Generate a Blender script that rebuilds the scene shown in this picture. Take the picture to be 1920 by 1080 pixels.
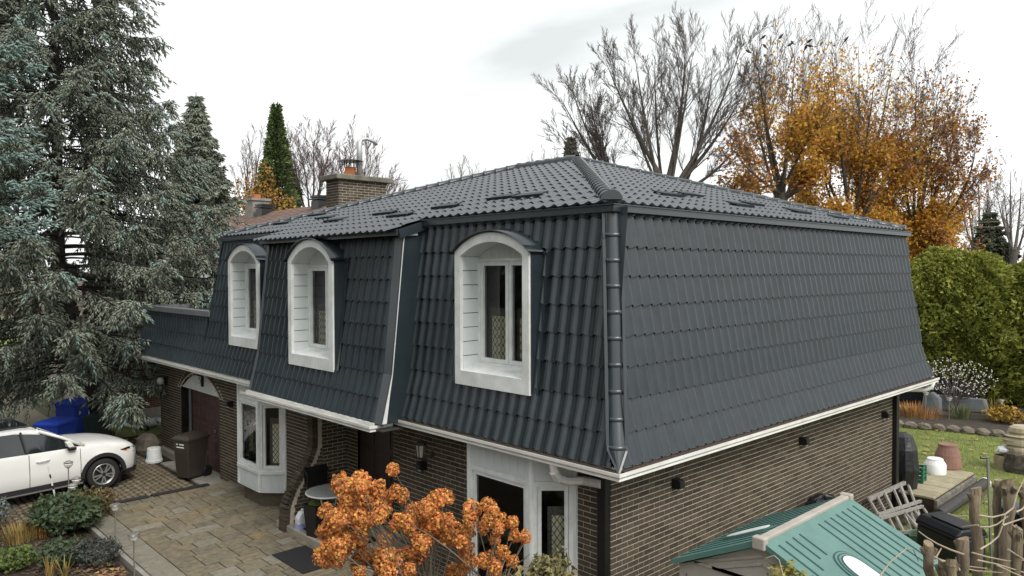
import bpy, math, random
import numpy as np
from mathutils import Matrix, Vector
random.seed(7); RNG = np.random.default_rng(7)
for o in list(bpy.data.objects): bpy.data.objects.remove(o)
SC = bpy.context.scene
COL = SC.collection

# ------------------------------------------------------------------ camera
CAM = np.array([4.8511, -6.1406, 4.7249])
YAW, PITCH, ROLL, FPX = 0.8126, -0.0225, -0.0029, 1392.47
FW = np.array([-math.sin(YAW)*math.cos(PITCH), math.cos(YAW)*math.cos(PITCH), math.sin(PITCH)])
_r = np.cross(FW, [0, 0, 1]); _r /= np.linalg.norm(_r); _u = np.cross(_r, FW)
RT = math.cos(ROLL)*_r + math.sin(ROLL)*_u
UP = -math.sin(ROLL)*_r + math.cos(ROLL)*_u
cd = bpy.data.cameras.new('camera'); cam = bpy.data.objects.new('camera', cd); COL.objects.link(cam)
cam.matrix_world = Matrix(((RT[0], UP[0], -FW[0], CAM[0]), (RT[1], UP[1], -FW[1], CAM[1]),
                           (RT[2], UP[2], -FW[2], CAM[2]), (0, 0, 0, 1)))
cd.sensor_width = 36; cd.lens = FPX/1920*36; cd.clip_start = 0.05; cd.clip_end = 3000
SC.camera = cam

# ------------------------------------------------------------------ sky and sun (overcast)
SUN_EL, SUN_AZ = math.radians(46), math.radians(98)      # azimuth from +Y towards +X
W = bpy.data.worlds.new('World'); SC.world = W; W.use_nodes = True
nt = W.node_tree; nt.nodes.clear()
def N(t, **k):
    n = nt.nodes.new(t)
    for a, v in k.items(): setattr(n, a, v)
    return n
out = N('ShaderNodeOutputWorld'); bg = N('ShaderNodeBackground')
sky = N('ShaderNodeTexSky', sky_type='NISHITA'); sky.sun_disc = False
sky.sun_elevation = SUN_EL; sky.sun_rotation = SUN_AZ; sky.air_density = 1.0; sky.dust_density = 4.0
tc = N('ShaderNodeTexCoord'); mp = N('ShaderNodeMapping'); mp.inputs['Scale'].default_value = (1.0, 1.0, 3.2)
n1 = N('ShaderNodeTexNoise'); n1.inputs['Scale'].default_value = 1.35; n1.inputs['Detail'].default_value = 5
n1.inputs['Roughness'].default_value = 0.5; n1.inputs['Distortion'].default_value = 0.5
mp.inputs['Location'].default_value = (5.5, 1.1, 2.2)
cr = N('ShaderNodeValToRGB'); cr.color_ramp.elements[0].position = 0.32; cr.color_ramp.elements[1].position = 0.58
cr.color_ramp.elements[0].color = (4.7, 4.95, 4.82, 1); cr.color_ramp.elements[1].color = (8.6, 8.6, 8.6, 1)
mx = N('ShaderNodeMix', data_type='RGBA'); mx.inputs['Factor'].default_value = 0.93
L = nt.links.new
L(tc.outputs['Generated'], mp.inputs['Vector']); L(mp.outputs['Vector'], n1.inputs['Vector'])
L(n1.outputs['Fac'], cr.inputs['Fac']); L(sky.outputs['Color'], mx.inputs['A']); L(cr.outputs['Color'], mx.inputs['B'])
L(mx.outputs['Result'], bg.inputs['Color']); bg.inputs['Strength'].default_value = 0.1
L(bg.outputs['Background'], out.inputs['Surface'])
sd = bpy.data.lights.new('sun', 'SUN'); sd.energy = 1.5; sd.angle = math.radians(25); sd.color = (1, 0.96, 0.9)
so = bpy.data.objects.new('sun', sd); COL.objects.link(so)
so.rotation_euler = (math.pi/2 - SUN_EL, 0, -SUN_AZ + math.pi)
vs = SC.view_settings; vs.view_transform = 'Standard'; vs.look = 'None'; vs.gamma = 1.0; vs.exposure = 0.85
vs.use_curve_mapping = False
SC.render.engine = 'CYCLES'; SC.render.resolution_x = 1024; SC.render.resolution_y = 576

# ------------------------------------------------------------------ geometry of view: a pixel gives a direction only
def ray(u, v): return FW + RT*(u-960)/FPX + UP*(540-v)/FPX
def onax(u, v, ax, val):
    d = ray(u, v); t = (val-CAM[ax])/d[ax]; return CAM + t*d
def atdepth(u, depth, z=0.0):
    d = FW + RT*(u-960)/FPX; p = CAM + depth*d; return np.array([p[0], p[1], z])
def zat(v, depth): return (CAM + depth*ray(960, v))[2]

# ------------------------------------------------------------------ materials
MATS = {}
def mat(name, col, rough=0.7, var=0.12, scale=6.0, bump=0.0, bscale=None, metal=0.0, spec=0.5, rand=0.0, col2=None, coat=0.0,
        detail=4, streak=None, hue=0.0, trans=0.0):
    if name in MATS: return MATS[name]
    m = bpy.data.materials.new(name); m.use_nodes = True; t = m.node_tree; ns = t.nodes; lk = t.links.new
    b = ns['Principled BSDF']; b.inputs['Roughness'].default_value = rough; b.inputs['Metallic'].default_value = metal
    b.inputs['Specular IOR Level'].default_value = spec; b.inputs['Coat Weight'].default_value = coat
    c1 = (*col, 1); c2 = (*(col2 if col2 else [c*(1-2*var) for c in col]), 1)
    tco = ns.new('ShaderNodeTexCoord'); mpn = ns.new('ShaderNodeMapping')
    if streak: mpn.inputs['Scale'].default_value = streak
    lk(tco.outputs['Object'], mpn.inputs['Vector'])
    nz = ns.new('ShaderNodeTexNoise'); nz.inputs['Scale'].default_value = scale; nz.inputs['Detail'].default_value = detail
    nz.inputs['Roughness'].default_value = 0.6
    oi = ns.new('ShaderNodeObjectInfo'); sc_ = ns.new('ShaderNodeVectorMath'); sc_.operation = 'SCALE'; sc_.inputs['Scale'].default_value = 17
    cb = ns.new('ShaderNodeCombineXYZ'); lk(oi.outputs['Random'], cb.inputs[0]); lk(oi.outputs['Random'], cb.inputs[2])
    lk(cb.outputs[0], sc_.inputs[0]); ad = ns.new('ShaderNodeVectorMath'); lk(mpn.outputs[0], ad.inputs[0]); lk(sc_.outputs[0], ad.inputs[1])
    lk(ad.outputs[0], nz.inputs['Vector'])
    mr = ns.new('ShaderNodeMapRange'); mr.inputs['From Min'].default_value = 0.3; mr.inputs['From Max'].default_value = 0.7
    lk(nz.outputs['Fac'], mr.inputs['Value'])
    mix = ns.new('ShaderNodeMix'); mix.data_type = 'RGBA'; mix.inputs['A'].default_value = c2; mix.inputs['B'].default_value = c1
    lk(mr.outputs['Result'], mix.inputs['Factor']); colout = mix.outputs['Result']
    if rand > 0 or hue > 0:
        ge = ns.new('ShaderNodeNewGeometry'); a2 = ns.new('ShaderNodeMath'); a2.operation = 'ADD'
        lk(ge.outputs['Random Per Island'], a2.inputs[0]); lk(oi.outputs['Random'], a2.inputs[1])
        fr = ns.new('ShaderNodeMath'); fr.operation = 'FRACT'; lk(a2.outputs[0], fr.inputs[0])
        hs = ns.new('ShaderNodeHueSaturation')
        m1 = ns.new('ShaderNodeMapRange'); m1.inputs['To Min'].default_value = 1-rand; m1.inputs['To Max'].default_value = 1+rand
        lk(fr.outputs[0], m1.inputs['Value']); lk(m1.outputs['Result'], hs.inputs['Value'])
        if hue > 0:
            f7 = ns.new('ShaderNodeMath'); f7.operation = 'MULTIPLY'; f7.inputs[1].default_value = 7.31; lk(fr.outputs[0], f7.inputs[0])
            f8 = ns.new('ShaderNodeMath'); f8.operation = 'FRACT'; lk(f7.outputs[0], f8.inputs[0])
            m2 = ns.new('ShaderNodeMapRange'); m2.inputs['To Min'].default_value = .5-hue; m2.inputs['To Max'].default_value = .5+hue
            lk(f8.outputs[0], m2.inputs['Value']); lk(m2.outputs['Result'], hs.inputs['Hue'])
        lk(colout, hs.inputs['Color']); colout = hs.outputs['Color']
    lk(colout, b.inputs['Base Color'])
    if trans > 0:
        tl = ns.new('ShaderNodeBsdfTranslucent'); lk(colout, tl.inputs['Color']); ms = ns.new('ShaderNodeMixShader'); ms.inputs[0].default_value = trans
        lk(b.outputs[0], ms.inputs[1]); lk(tl.outputs[0], ms.inputs[2]); lk(ms.outputs[0], ns['Material Output'].inputs['Surface'])
    if bump > 0:
        nb = ns.new('ShaderNodeTexNoise'); nb.inputs['Scale'].default_value = bscale or scale*5; nb.inputs['Detail'].default_value = 3
        lk(ad.outputs[0], nb.inputs['Vector']); bp = ns.new('ShaderNodeBump'); bp.inputs['Strength'].default_value = bump
        bp.inputs['Distance'].default_value = 0.01; lk(nb.outputs['Fac'], bp.inputs['Height']); lk(bp.outputs[0], b.inputs['Normal'])
    MATS[name] = m; return m
def glass_mat(name='window_glass', tint=(.92, .95, .95)):
    if name in MATS: return MATS[name]
    m = bpy.data.materials.new(name); m.use_nodes = True; t = m.node_tree; ns = t.nodes; ns.clear()
    o = ns.new('ShaderNodeOutputMaterial'); tr = ns.new('ShaderNodeBsdfTransparent'); tr.inputs[0].default_value = (*tint, 1)
    gl = ns.new('ShaderNodeBsdfGlossy'); gl.inputs['Roughness'].default_value = 0.02
    fr = ns.new('ShaderNodeFresnel'); fr.inputs['IOR'].default_value = 1.55; ms = ns.new('ShaderNodeMixShader')
    t.links.new(fr.outputs[0], ms.inputs[0]); t.links.new(tr.outputs[0], ms.inputs[1]); t.links.new(gl.outputs[0], ms.inputs[2])
    t.links.new(ms.outputs[0], o.inputs['Surface']); MATS[name] = m; return m

M_TILE = mat('slate_metal_tile', (.026, .037, .044), rough=.29, var=.16, scale=5, bump=.12, bscale=160, spec=.5, rand=.06)
M_TRIM = mat('dark_metal_trim', (.025, .036, .043), rough=.32, var=.12, scale=3, spec=.7)
M_BRICK = mat('brown_brick', (.100, .082, .060), rough=.9, var=.22, scale=22, bump=.5, bscale=90, rand=.30, hue=.012, spec=.2)
M_MORTAR = mat('beige_mortar', (.58, .51, .41), rough=.95, var=.12, scale=14, bump=.3, spec=.1)
M_RBRICK = mat('red_brick', (.115, .052, .038), rough=.9, var=.2, scale=18, bump=.4, bscale=80, rand=.3, spec=.2)
M_RMORTAR = mat('grey_mortar', (.36, .31, .27), rough=.95, var=.1, scale=12, spec=.1)
M_WHITE = mat('white_paint', (.80, .83, .82), rough=.5, var=.05, scale=4, col2=(.58, .60, .57), detail=8)
M_GUTTER = mat('white_gutter_paint', (.74, .74, .71), rough=.4, var=.06, scale=3, col2=(.58, .57, .53))
M_BLACK = mat('black_plastic', (.012, .012, .013), rough=.45, var=.2, scale=8)
M_SOFFIT = mat('dark_soffit', (.05, .048, .045), rough=.7, var=.1)
M_GLASS = glass_mat()
M_CONC = mat('concrete', (.30, .28, .25), rough=.95, var=.16, scale=5, bump=.4, bscale=60, spec=.2)
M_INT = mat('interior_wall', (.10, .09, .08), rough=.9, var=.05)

# ------------------------------------------------------------------ mesh helpers
def mesh_np(name, V, F, smooth=False):
    """V (n,3); F list of arrays (m,k)"""
    me = bpy.data.meshes.new(name)
    V = np.asarray(V, np.float32).reshape(-1, 3)
    loops = []; tot = []
    for f in F:
        f = np.asarray(f, np.int32)
        if f.size == 0: continue
        loops.append(f.ravel()); tot.append(np.full(f.shape[0], f.shape[1], np.int32))
    loops = np.concatenate(loops); tot = np.concatenate(tot)
    start = np.concatenate([[0], np.cumsum(tot)[:-1]]).astype(np.int32)
    me.vertices.add(len(V)); me.vertices.foreach_set('co', V.ravel())
    me.loops.add(len(loops)); me.loops.foreach_set('vertex_index', loops)
    me.polygons.add(len(tot)); me.polygons.foreach_set('loop_start', start); me.polygons.foreach_set('loop_total', tot)
    if smooth: me.polygons.foreach_set('use_smooth', np.ones(len(tot), bool))
    me.update(calc_edges=True); me.validate(); return me
def link(name, me, m=None, parent=None, loc=None, rz=None, mw=None):
    o = bpy.data.objects.new(name, me); COL.objects.link(o)
    if m is not None and me is not None and len(me.materials) == 0: me.materials.append(m)
    if parent is not None: o.parent = parent
    if loc is not None: o.location = loc
    if rz is not None: o.rotation_euler = (0, 0, rz)
    if mw is not None: o.matrix_local = mw
    return o
def tag(o, label=None, cat=None, group=None, kind=None):
    if label: o['label'] = label
    if cat: o['category'] = cat
    if group: o['group'] = group
    if kind: o['kind'] = kind
    return o
def empty(name, loc=(0, 0, 0), rz=0, label=None, cat=None, group=None):
    o = bpy.data.objects.new(name, None); COL.objects.link(o); o.location = loc; o.rotation_euler = (0, 0, rz)
    o.empty_display_size = .1
    return tag(o, label, cat, group)
def copy_tree(o, parent=None):
    c = o.copy(); COL.objects.link(c); c.parent = parent
    for ch in list(o.children): copy_tree(ch, c)
    return c
class MB:
    def __init__(s): s.V = []; s.F = []; s.n = 0
    def poly(s, pts):
        s.V.extend([tuple(p) for p in pts]); s.F.append(tuple(range(s.n, s.n+len(pts)))); s.n += len(pts); return s
    def add(s, V, F):
        s.V.extend([tuple(v) for v in V]); s.F.extend([tuple(i+s.n for i in f) for f in F]); s.n += len(V); return s
    def box(s, x0, x1, y0, y1, z0, z1):
        V = [(x, y, z) for z in (z0, z1) for y in (y0, y1) for x in (x0, x1)]
        return s.add(V, [(0, 2, 3, 1), (4, 5, 7, 6), (0, 1, 5, 4), (2, 6, 7, 3), (0, 4, 6, 2), (1, 3, 7, 5)])
    def obox(s, c, ax, ay, az):
        """oriented box: centre, three half-axis vectors"""
        c, ax, ay, az = map(np.asarray, (c, ax, ay, az))
        V = [c+i*ax+j*ay+k*az for k in (-1, 1) for j in (-1, 1) for i in (-1, 1)]
        return s.add(V, [(0, 2, 3, 1), (4, 5, 7, 6), (0, 1, 5, 4), (2, 6, 7, 3), (0, 4, 6, 2), (1, 3, 7, 5)])
    def bar(s, a, b, w, h, up=(0, 0, 1)):
        a = np.asarray(a, float); b = np.asarray(b, float); d = b-a; l = np.linalg.norm(d); d = d/l
        u = np.asarray(up, float); sd_ = np.cross(d, u)
        if np.linalg.norm(sd_) < 1e-3: sd_ = np.cross(d, (1, 0, 0))
        sd_ /= np.linalg.norm(sd_); u = np.cross(sd_, d)
        return s.obox((a+b)/2, d*l/2, sd_*w/2, u*h/2)
    def prism(s, pts, off):
        """closed polygon (3D points) extruded by vector off"""
        n = len(pts); a = [np.asarray(p, float) for p in pts]; b = [p+np.asarray(off) for p in a]
        F = [tuple(range(n))[::-1], tuple(range(n, 2*n))] + [(i, (i+1) % n, n+(i+1) % n, n+i) for i in range(n)]
        return s.add(a+b, F)
    def tube(s, pts, r, k=8, cap=True):
        pts = [np.asarray(p, float) for p in pts]; n = len(pts)
        rs = r if hasattr(r, '__len__') else [r]*n
        V = []; prev = None
        for i, p in enumerate(pts):
            d = pts[min(i+1, n-1)]-pts[max(i-1, 0)]; d = d/(np.linalg.norm(d)+1e-9)
            if prev is None:
                u = np.cross(d, (0, 0, 1) if abs(d[2]) < .9 else (1, 0, 0))
            else: u = prev-d*np.dot(prev, d)
            u = u/np.linalg.norm(u); prev = u; w = np.cross(d, u)
            for j in range(k):
                a = 2*math.pi*j/k; V.append(p+rs[i]*(math.cos(a)*u+math.sin(a)*w))
        F = [(i*k+j, i*k+(j+1) % k, (i+1)*k+(j+1) % k, (i+1)*k+j) for i in range(n-1) for j in range(k)]
        if cap: F += [tuple(range(k))[::-1], tuple((n-1)*k+j for j in range(k))]
        return s.add(V, F)
    def lathe(s, prof, c=(0, 0, 0), k=16, axis='z', cap=True):
        """prof: list of (r,h)"""
        V = []
        for r, h in prof:
            for j in range(k):
                a = 2*math.pi*j/k; x, y = r*math.cos(a), r*math.sin(a)
                V.append((c[0]+x, c[1]+y, c[2]+h) if axis == 'z' else ((c[0]+h, c[1]+x, c[2]+y) if axis == 'x' else (c[0]+x, c[1]+h, c[2]+y)))
        n = len(prof); F = [(i*k+j, i*k+(j+1) % k, (i+1)*k+(j+1) % k, (i+1)*k+j) for i in range(n-1) for j in range(k)]
        if cap: F += [tuple(range(k))[::-1], tuple((n-1)*k+j for j in range(k))]
        return s.add(V, F)
    def mesh(s, name, smooth=False):
        me = bpy.data.meshes.new(name); me.from_pydata([tuple(map(float, v)) for v in s.V], [], s.F); me.update()
        if smooth:
            me.polygons.foreach_set('use_smooth', np.ones(len(me.polygons), bool))
        return me
    def build(s, name, m, parent=None, smooth=False, **k):
        return link(name, s.mesh(name, smooth), m, parent, **k)
def bevel(o, w=.01, seg=2):
    md = o.modifiers.new('bevel', 'BEVEL'); md.width = w; md.segments = seg; md.limit_method = 'ANGLE'; return o
def scatter(T, TF, P, A, S=None):
    """merge copies of a template: T (v,3), TF list of (m,k); P (n,3), A (n,3,3) columns = axes, S (n,) or (n,3)"""
    T = np.asarray(T, np.float32); n = len(P); v = len(T)
    X = np.repeat(T[None], n, 0)
    if S is not None: X = X*(S[:, None, None] if S.ndim == 1 else S[:, None, :])
    V = np.einsum('nij,nvj->nvi', A, X)+P[:, None, :]
    off = (np.arange(n)*v)[:, None, None]
    return V.reshape(-1, 3), [(np.asarray(f)[None]+off).reshape(-1, np.asarray(f).shape[1]) for f in TF]
def frames(D, spin=None):
    """orthonormal frames whose Z column follows D"""
    D = D/np.linalg.norm(D, axis=1, keepdims=True)
    h = np.where(np.abs(D[:, 2:3]) < .9, np.array([[0, 0, 1.]]), np.array([[1., 0, 0]]))
    X = np.cross(h, D); X /= np.linalg.norm(X, axis=1, keepdims=True); Y = np.cross(D, X)
    if spin is not None:
        c, s_ = np.cos(spin)[:, None], np.sin(spin)[:, None]; X, Y = c*X+s_*Y, -s_*X+c*Y
    return np.stack([X, Y, D], axis=2)
def tubes_np(P0, P1, R0, R1, k=3):
    """independent tapered prisms"""
    P0 = np.asarray(P0, float); P1 = np.asarray(P1, float); R0 = np.asarray(R0); R1 = np.asarray(R1); n = len(P0)
    A = frames(P1-P0+1e-9); an = 2*np.pi*np.arange(k)/k
    ring = np.cos(an)[None, :, None]*A[:, None, :, 0]+np.sin(an)[None, :, None]*A[:, None, :, 1]
    V = np.concatenate([P0[:, None]+ring*R0[:, None, None], P1[:, None]+ring*R1[:, None, None]], 1).reshape(-1, 3)
    base = (np.arange(n)*2*k)[:, None, None]
    j = np.arange(k); q = np.stack([j, (j+1) % k, k+(j+1) % k, k+j], 1)[None]
    return V, (q+base).reshape(-1, 4)
# ================================================================== house
D = 10.158; FY = 0.6; SX = -0.6; ZE = 2.50
def dz(z): return float(np.interp(z, [2.50, 2.94, 3.25, 5.49], [.09, .20, .275, .52]))
HOUSE = empty('house', (0, 0, 0), 0, 'dark brick house with slate-coloured metal mansard roof and white arched dormers', 'house')
def visible(p, m=10):
    d = np.asarray(p)-CAM; z = d@FW; u = 960+FPX*(d@RT)/z; v = 540-FPX*(d@UP)/z
    return z > 0 and -m < u < 1920+m and -m < v < 1080+m
# ---------------------------------------------------------------- tiles
PITCH_T, LT, AMP, STEP = .183, .345, .050, .027
NT = 12
SCAL = .024
_t = np.linspace(0, 1, NT+1)
# crest at t = .55, a straight flank facing +s down to the valley, then a gentle rise back to the crest
PROF = AMP*np.interp(_t, [0, .12, .3, .44, .53, .60, .78, .90, 1], [.04, .12, .42, .82, 1.0, .93, .36, .04, .02])
PROF[0] = PROF[-1] = .03*AMP
def tile_arrays(width=PITCH_T, length=LT, over=.03, s0=0, s1=NT, f0=0.0, f1=1.0):
    """local: x along course, y up slope (0 = lower edge), z outward; the lip has its own vertices so its edge stays crisp"""
    V = []; F = []; n = s1-s0+1
    top = length+over if f1 >= 1 else length*f1
    def row(yy, lift, g=1.0, low=False):
        for k in range(s0, s1+1): V.append((width*k/NT, yy-(SCAL*(1-PROF[k]/AMP)**1.3 if low else 0), PROF[k]*g+lift))
    row(top, STEP+(-.004-STEP)*f1); row(length*f0, STEP+(-.004-STEP)*f0, 1.0, f0 == 0)
    for k in range(n-1): F.append((k, n+k, n+k+1, k+1))
    if f0 == 0:
        row(0, STEP, 1.0, True); row(.004, -.02, .8, True)
        for k in range(n-1): F.append((2*n+k, 3*n+k, 3*n+k+1, 2*n+k+1))
    return np.array(V), F
_TV, _TF = tile_arrays()
FS = [.06, .19, .31, .44, .56, .69, .81, .94]
TILE_OBJ = []          # candidates (distance, matrix, length)
class Field:
    """joined tiles of one roof face"""
    def __init__(s, amp=1.0): s.mb = MB(); s.amp = amp
    def course(s, lo, up, sdir, sa, sb, keep, cand=False, phase=0.0):
        """lo/up: lower / upper edge point at s = 0; sdir unit; from sa to sb; keep(s, frac) tests a sample"""
        lo = np.asarray(lo, float); up_ = np.asarray(up, float); sd_ = np.asarray(sdir, float)
        uv = up_-lo; ln = np.linalg.norm(uv); uv = uv/ln; nv = np.cross(sd_, uv)
        V, F = tile_arrays(length=ln)
        M3 = np.stack([sd_, uv, nv], 1)
        j0 = math.floor((sa-phase)/PITCH_T); j1 = math.ceil((sb-phase)/PITCH_T)
        for j in range(j0, j1):
            s0 = phase+j*PITCH_T; ks = []
            for k in range(NT):
                c = s0+PITCH_T*(k+.5)/NT
                if not sa <= c <= sb: ks.append(None); continue
                fs_ = [keep(c, f) for f in FS]
                if all(fs_): ks.append((0., 1.))
                elif fs_[0]: ks.append((0., (fs_.index(False))/len(FS)))
                elif fs_[-1]: ks.append((1-(fs_[::-1].index(False))/len(FS), 1.))
                else: ks.append(None)
            if not any(ks): continue
            org = lo+sd_*s0
            if cand and all(k_ == (0., 1.) for k_ in ks):
                W3 = org+sd_*PITCH_T/2+uv*ln/2
                TILE_OBJ.append((np.linalg.norm(W3-CAM), org, M3, ln, s)); continue
            s.add(org, M3, ln, ks)
    def add(s, org, M3, ln, ks=None):
        ks = ks or [(0., 1.)]*NT; k = 0
        while k < NT:
            if not ks[k]: k += 1; continue
            e = k
            while e < NT and ks[e] == ks[k]: e += 1
            V, F = tile_arrays(length=ln, s0=k, s1=e, f0=ks[k][0], f1=ks[k][1]); V[:, 2] *= s.amp; s.mb.add(V@M3.T+org, F); k = e
def finish_tiles(parent, limit):
    TILE_OBJ.sort(key=lambda t: t[0]); cache = {}
    for i, (d, org, M3, ln, fld) in enumerate(TILE_OBJ):
        if i < limit:
            key = round(ln, 3)
            if key not in cache:
                V, F = tile_arrays(length=ln); me = bpy.data.meshes.new('roof_tile'); me.from_pydata([tuple(v) for v in V], [], F)
                me.polygons.foreach_set('use_smooth', np.ones(len(me.polygons), bool)); me.update()
                me.materials.append(M_TILE); cache[key] = me
            mw = Matrix([[*M3[r], org[r]] for r in range(3)]+[[0, 0, 0, 1]])
            link('roof_tile', cache[key], None, parent, mw=mw)
        else: fld.add(org, M3, ln)
ZC = [5.36, 5.005, 4.67, 4.335, 4.0, 3.66, 3.31, 2.955, 2.615]       # lower edges of the courses, as counted in the photo

def arcpts(x0, x1, zs, rise, n=16):
    h = (x1-x0)/2; R = (h*h+rise*rise)/(2*rise); c = zs+rise-R; a0 = math.asin(h/R)
    return [((x0+x1)/2+R*math.sin(t), c+R*math.cos(t)) for t in np.linspace(-a0, a0, n+1)]
DORM = [dict(x0=-2.96, x1=-1.54, yf=.19, dy=0, zb=3.21, zs=4.985, za=5.225),
        dict(x0=-7.05, x1=-5.56, yf=-.17, dy=-.36, zb=3.145, zs=4.925, za=5.255),
        dict(x0=-10.42, x1=-8.98, yf=.19, dy=0, zb=3.215, zs=4.98, za=5.27)]
def in_dormer(xx, z, pad=.02):
    for d in DORM:
        if d['x0']-pad < xx < d['x1']+pad and d['zb']+.02 < z:
            h = (d['x1']-d['x0'])/2+.03; r_ = d['za']-d['zs']+.03; R = (h*h+r_*r_)/(2*r_); xm = (d['x0']+d['x1'])/2
            top = d['zs']+r_-R+math.sqrt(max(R*R-min(abs(xx-xm), h)**2, 0))
            if z < top: return True
    return False
XS = -4.30            # step between the recessed and the forward mansard
XM0, XM1 = -8.40, -4.03
DY = -.36
def xleft(z): return float(np.interp(z, [2.5, 3.74, 3.75, 5.43], [-16.15, -15.95, -11.75, -11.25]))
MAN = MB()            # sheathing under the mansard tiles, closed against light
for z0, z1 in zip([2.55, 2.94, 3.25, 5.45][:-1], [2.94, 3.25, 5.45]):
    e = .012; a, b = dz(z0)+e, dz(z1)+e
    MAN.poly([(-a, a, z0), (-a, D-a, z0), (-b, D-b, z1), (-b, b, z1)])                        # gable side
    MAN.poly([(-11.9, D-a, z0), (-a, D-a, z0), (-b, D-b, z1), (-11.4, D-b, z1)][::-1])        # rear
def sheath(x0, x1, dy, zlo, zhi, dm):
    zs = sorted({zlo, zhi, 2.94, 3.25} | ({dm['zb']+.03, dm['zs'], dm['za']} if dm else set()))
    zs = [z for z in zs if zlo <= z <= zhi]
    for a, b in zip(zs[:-1], zs[1:]):
        mid = (a+b)/2; spans = [(x0, x1)]
        if dm and dm['zb'] < mid < dm['zs']: spans = [(x0, dm['x0']+.03), (dm['x1']-.03, x1)]
        elif dm and dm['zs'] <= mid < dm['za']-.02:
            spans = [(x0, dm['x0']+.03), (dm['x1']-.03, x1)]; ap_ = arcpts(dm['x0']+.03, dm['x1']-.03, dm['zs'], dm['za']-dm['zs']-.05, 14)
            for (xa, za_), (xb, zb_) in zip(ap_[:-1], ap_[1:]): MAN.poly([(xa, dz(za_)+.012+dy, za_), (xb, dz(zb_)+.012+dy, zb_), (xb, dz(b)+.012+dy, b), (xa, dz(b)+.012+dy, b)])
        for p, q in spans:
            MAN.poly([(p, dz(a)+.012+dy, a), (q, dz(a)+.012+dy, a), (q, dz(b)+.012+dy, b), (p, dz(b)+.012+dy, b)])
sheath(XS, -.3, 0, 2.55, 5.45, DORM[0]); sheath(XM0, XM1, DY, 2.52, 5.33, DORM[1]); sheath(-11.6, XM0, 0, 2.55, 5.45, DORM[2])
MAN.poly([(-16.0, .11, 2.55), (-11.6, .11, 2.55), (-11.6, .31, 3.74), (-15.9, .31, 3.74)])
MAN.poly([(-11.4, .5, 5.45), (-11.9, .1, 2.55), (-11.9, D-.1, 2.55), (-11.4, D-.5, 5.45)])
ROOF = MAN.build('mansard_roof', M_TRIM, HOUSE)
fs, ff, fm, fg = Field(), Field(), Field(), Field()
prev = 5.46
for i, zl in enumerate(ZC):
    zu = prev; prev = zl
    a, b = dz(zl), dz(zu)
    hip = lambda f, a=a, b=b: a+(b-a)*f+.055
    # gable side, s runs from the near corner to the far one
    fs.course((-a, 0, zl), (-b, 0, zu), (0, 1, 0), .05, D-.05, lambda s, f, h=hip: h(f) < s < D-h(f)+.03, cand=True)
    ff.course((0, a, zl), (0, b, zu), (1, 0, 0), XS+.17, -.05,
              lambda s, f, h=hip, zl=zl, zu=zu: s < -h(f) and not in_dormer(s, zl+(zu-zl)*f, .07), cand=True, phase=.05)
    zl2, zu2 = zl-.055, min(zu-.055, 5.34)
    if zl2 < 5.31:
        fm.course((0, dz(zl)+DY, zl2), (0, dz(zu)+DY, zu2), (1, 0, 0), XM0+.12, XM1-.18,
                  lambda s, f, zl2=zl2, zu2=zu2: not in_dormer(s, zl2+(zu2-zl2)*f, .07), phase=.02)
    fg.course((0, a, zl), (0, b, zu), (1, 0, 0), -16.2, XM0-.02,
              lambda s, f, zl=zl, zu=zu: s > xleft(zl+(zu-zl)*f) and not in_dormer(s, zl+(zu-zl)*f, .05))
finish_tiles(ROOF, 300)
for f in (fs, ff, fm, fg):
    o = f.mb.build('tile_courses', M_TILE, ROOF, smooth=True); tag(o, kind='stuff')
# closing trims of the mansard: step cheek, forward section edges
def strip(x0, x1, dy, z0, z1, lift=.035, thick=.02):
    tr = MB()
    for p, q in ((z0, 2.94), (2.94, 3.25), (3.25, z1)):
        a, b = dz(p)-lift+dy, dz(q)-lift+dy
        tr.prism([(x0, a, p), (x1, a, p), (x1, b, q), (x0, b, q)], (0, thick, 0))
    tr.build('edge_flashing', M_TRIM, ROOF)
strip(XM1-.19, XM1, DY, 2.55, 5.33); strip(XM0, XM0+.10, DY, 2.55, 5.33); strip(XS+.02, XS+.15, 0, 2.58, 5.42, .02)
for xx in (XM1, XM0):
    ck = MB()
    for zl, zh in ((2.55, 2.94), (2.94, 3.25), (3.25, 5.35)):
        a0, a1 = dz(zl)+DY, dz(zh)+DY
        s_ = -1 if xx == XM1 else 1
        ck.prism([(xx, a0-.02, zl), (xx, a0+.55, zl), (xx, a1+.55, zh), (xx, a1-.02, zh)], (.02*s_, 0, 0))
    ck.build('step_cheek', M_TRIM, ROOF)
wl = MB()
for zl, zh in ((2.56, 2.94), (2.94, 3.25), (3.25, 5.26)):
    a0, a1 = dz(zl)+DY-.04, dz(zh)+DY-.04
    w0, w1 = (.07, .03) if zl < 2.6 else ((.03, .010) if zl < 3 else (.010, .010))
    wl.prism([(XM1+.003, a0+.02, zl), (XM1+.003, a0+.02+w0, zl), (XM1+.003, a1+.02+w1, zh), (XM1+.003, a1+.02, zh)], (.012, 0, 0))
wl.bar((XM1+.02, .06, 5.25), (XM1+.02, .34, 5.275), .03, .035)
wl.build('white_edge_strip', M_WHITE, ROOF)
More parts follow.
